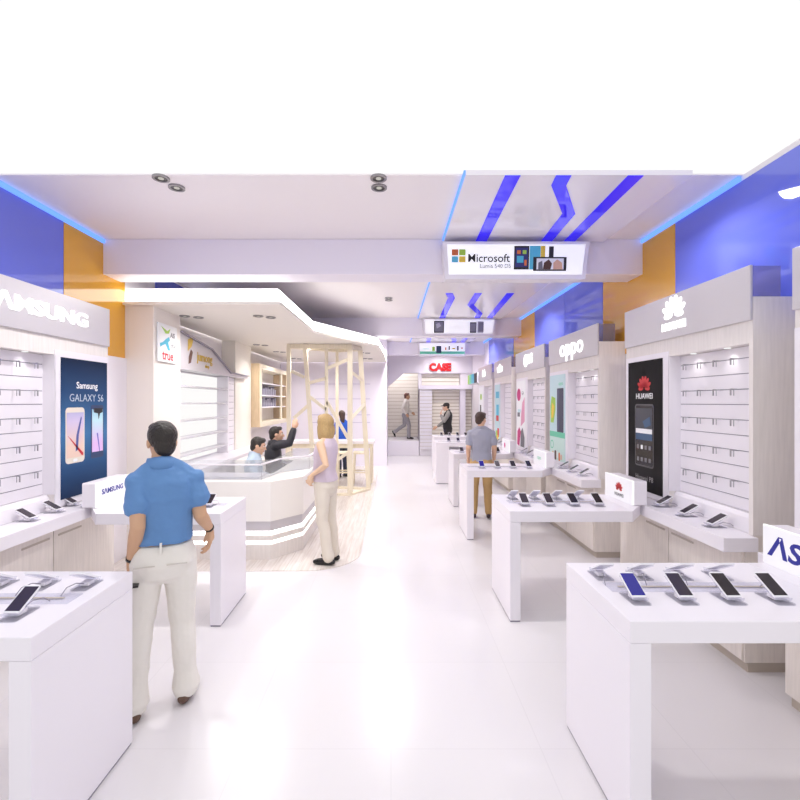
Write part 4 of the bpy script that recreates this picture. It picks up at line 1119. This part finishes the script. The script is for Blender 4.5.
trousers(J, r, pbr('cream_cotton', (226, 216, 202), .8, bump=.25, bscale=8), .008, g=.008, hem=.062, disp=.012)
shoes(J, r, M_black, .008); hair(J, M_hairbl, r, 'bob', .008); face(J, r)

# --- man in grey behind the third table
r = person((1.445, 7.22, 0), math.radians(-6), 'man in a grey T-shirt and tan trousers standing between the right tables', .975)
J = joints(yaw=math.radians(-40), pitch=math.radians(-8), knL=(-.11, .02, .49), knR=(.11, .02, .49), anL=(-.12, -.02, .085), anR=(.12, -.02, .085), wrL=(-.20, .12, .93), wrR=(.22, .10, .92), elL=(-.21, -.06, 1.14), elR=(.21, -.05, 1.14), shL=(-.17, 0, 1.37), shR=(.17, 0, 1.37))
body(J, r, M_skin, .009)
shirt(J, r, pbr('grey_jersey', (168, 168, 184), .85, bump=.3, bscale=10), .009, g=.012, hem=-.02, end=.60, flare=.010, name='t_shirt', hemg=.002, disp=.02)
trousers(J, r, pbr('tan_cotton', (200, 164, 110), .8, bump=.3, bscale=8), .009, g=.010, hem=.046)
shoes(J, r, pbr('dark_leather', (70, 54, 56), .5), .009); hair(J, M_hairb, r, 'short', .009); face(J, r)

# --- two clerks inside the kiosk
SIT = dict(hipL=(-.1, .02, .90), hipR=(.1, .02, .90), knL=(-.13, .43, .90), knR=(.13, .43, .90), anL=(-.13, .40, .50), anR=(.13, .40, .50))
def seat_stool(x, y, h, label):
    q = empty('clerk_stool', (x, y, 0), 0, label, 'stool', 'stools inside the kiosk')
    part(MB().cyl((0, 0), .17, h-.06, h, 20), 'seat', M_whitem, q); part(MB().cyl((0, 0), .03, .03, h-.06, 12), 'column', M_chrome, q); part(MB().cyl((0, 0), .2, .0065, .03, 20), 'foot', M_chrome, q)
zoff = -.40
r = person((-1.97, 6.42, zoff+.04), math.radians(-78), 'seated clerk with short black hair and grey blue shirt behind the kiosk glass')
J = joints(yaw=math.radians(-6), pitch=math.radians(-14), neck=(0, .02, 1.455), head=(0, .075, 1.58), chest=(0, .01, 1.27), elL=(-.22, .06, 1.14), elR=(.22, .06, 1.14), wrL=(-.16, .28, 1.08), wrR=(.16, .28, 1.08), **SIT)
body(J, r, M_skin, .009)
shirt(J, r, pbr('greyblue_shirt', (176, 192, 208), .8, bump=.3, bscale=10), .009, end=1.9, flare=0, collar=True)
trousers(J, r, pbr('navy_trousers', (60, 64, 84), .8), .009); shoes(J, r, M_black, .009); hair(J, M_hairk, r, 'short', .009); face(J, r)
seat_stool(-1.97, 6.42, .395, 'round white stool under the clerk in grey blue')
r = person((-1.82, 6.95, zoff+.15), math.radians(-72), 'seated clerk in a black jacket with one arm raised, behind the kiosk glass')
J = joints(yaw=math.radians(-4), head=(0, .05, 1.595), neck=(0, 0, 1.46), shR=(.17, .04, 1.44), elR=(.16, .23, 1.47), wrR=(.13, .30, 1.68), handR=(0, .15, 1), palmR=(-1, .2, 0), shL=(-.175, 0, 1.40), elL=(-.23, .0, 1.13), wrL=(-.17, .22, 1.05), **SIT)
body(J, r, M_skin, .009, curlR=.4)
M_jack = pbr('black_jacket', (44, 42, 50), .6, bump=.4, bscale=10)
shirt(J, r, M_jack, .009, g=.016, end=1.92, flare=0, name='jacket', collar=True)
trousers(J, r, pbr('charcoal_trousers', (50, 50, 56), .8), .009); shoes(J, r, M_black, .009); hair(J, M_hairk, r, 'short', .009); face(J, r)
seat_stool(-1.82, 6.95, .505, 'round white stool under the clerk in the black jacket')

# --- woman in blue beyond the bar table
r = person((-1.20, 11.05, .0065), math.radians(40), 'woman with long dark hair in a blue top behind the white bar table', .945)
J = joints(yaw=math.radians(-20), elL=(-.24, .02, 1.16), wrL=(-.17, .25, 1.08), elR=(.24, .02, 1.16), wrR=(.17, .25, 1.08))
body(J, r, M_skin, .010, female=True)
shirt(J, r, pbr('royal_blue', (36, 92, 200), .7, bump=.3, bscale=10), .010, end=1.7, flare=0, name='top', female=True)
trousers(J, r, pbr('dark_denim', (60, 66, 90), .8), .010); shoes(J, r, M_black, .010); hair(J, M_hairb, r, 'long', .010); face(J, r)

# --- walking man at the back, on the plinth
r = person((.52, 16.2, .527), math.radians(-90), 'walking man in a white shirt and grey trousers on the plinth at the back', .96)
J = joints(pel=(0, 0, .92), chest=(0, .02, 1.26), neck=(0, .02, 1.45), head=(0, .06, 1.59), hipL=(-.088, 0, .89), hipR=(.088, 0, .89), knR=(.09, .14, .49), anR=(.09, .12, .085), knL=(-.09, -.04, .50), anL=(-.09, -.40, .25), toeL=(0, .45, -.9), toeR=(0, 1, 0),
           elR=(.2, -.12, 1.15), wrR=(.2, .02, .93), elL=(-.2, .06, 1.13), wrL=(-.2, .24, .98))
body(J, r, M_skin2, .010)
shirt(J, r, pbr('white_shirt', (228, 222, 214), .8), .010, end=1.9, flare=0, hem=.03)
trousers(J, r, pbr('grey_trousers', (160, 156, 160), .8), .010, hem=.06); shoes(J, r, M_black, .010); hair(J, M_hairr, r, 'short', .010); face(J, r)

# --- person with a cap, at the back right
r = person((1.80, 14.3, 0), math.radians(82), 'person in black vest, grey sleeves and cap, hand to chin, at the back', 1.06)
J = joints(pitch=math.radians(-10), yaw=math.radians(4), head=(0, .05, 1.595), elL=(-.19, .10, 1.17), wrL=(-.09, .20, 1.36), handL=(.3, -.05, 1), palmL=(.3, -1, 0), elR=(.22, .12, 1.13), wrR=(.22, .32, .99))
body(J, r, M_skin, .010)
shirt(J, r, pbr('grey_sweater', (150, 146, 142), .85), .010, end=1.85, flare=0, g=.012, name='sweater')
shirt(J, r, pbr('black_vest', (30, 27, 30), .8), .010, g=.024, sleeves=False, name='vest', hem=.0)
trousers(J, r, pbr('black_trousers', (38, 34, 36), .8), .010); shoes(J, r, M_black, .010); hair(J, pbr('dark_cap', (44, 36, 36), .7), r, 'cap', .010); face(J, r)
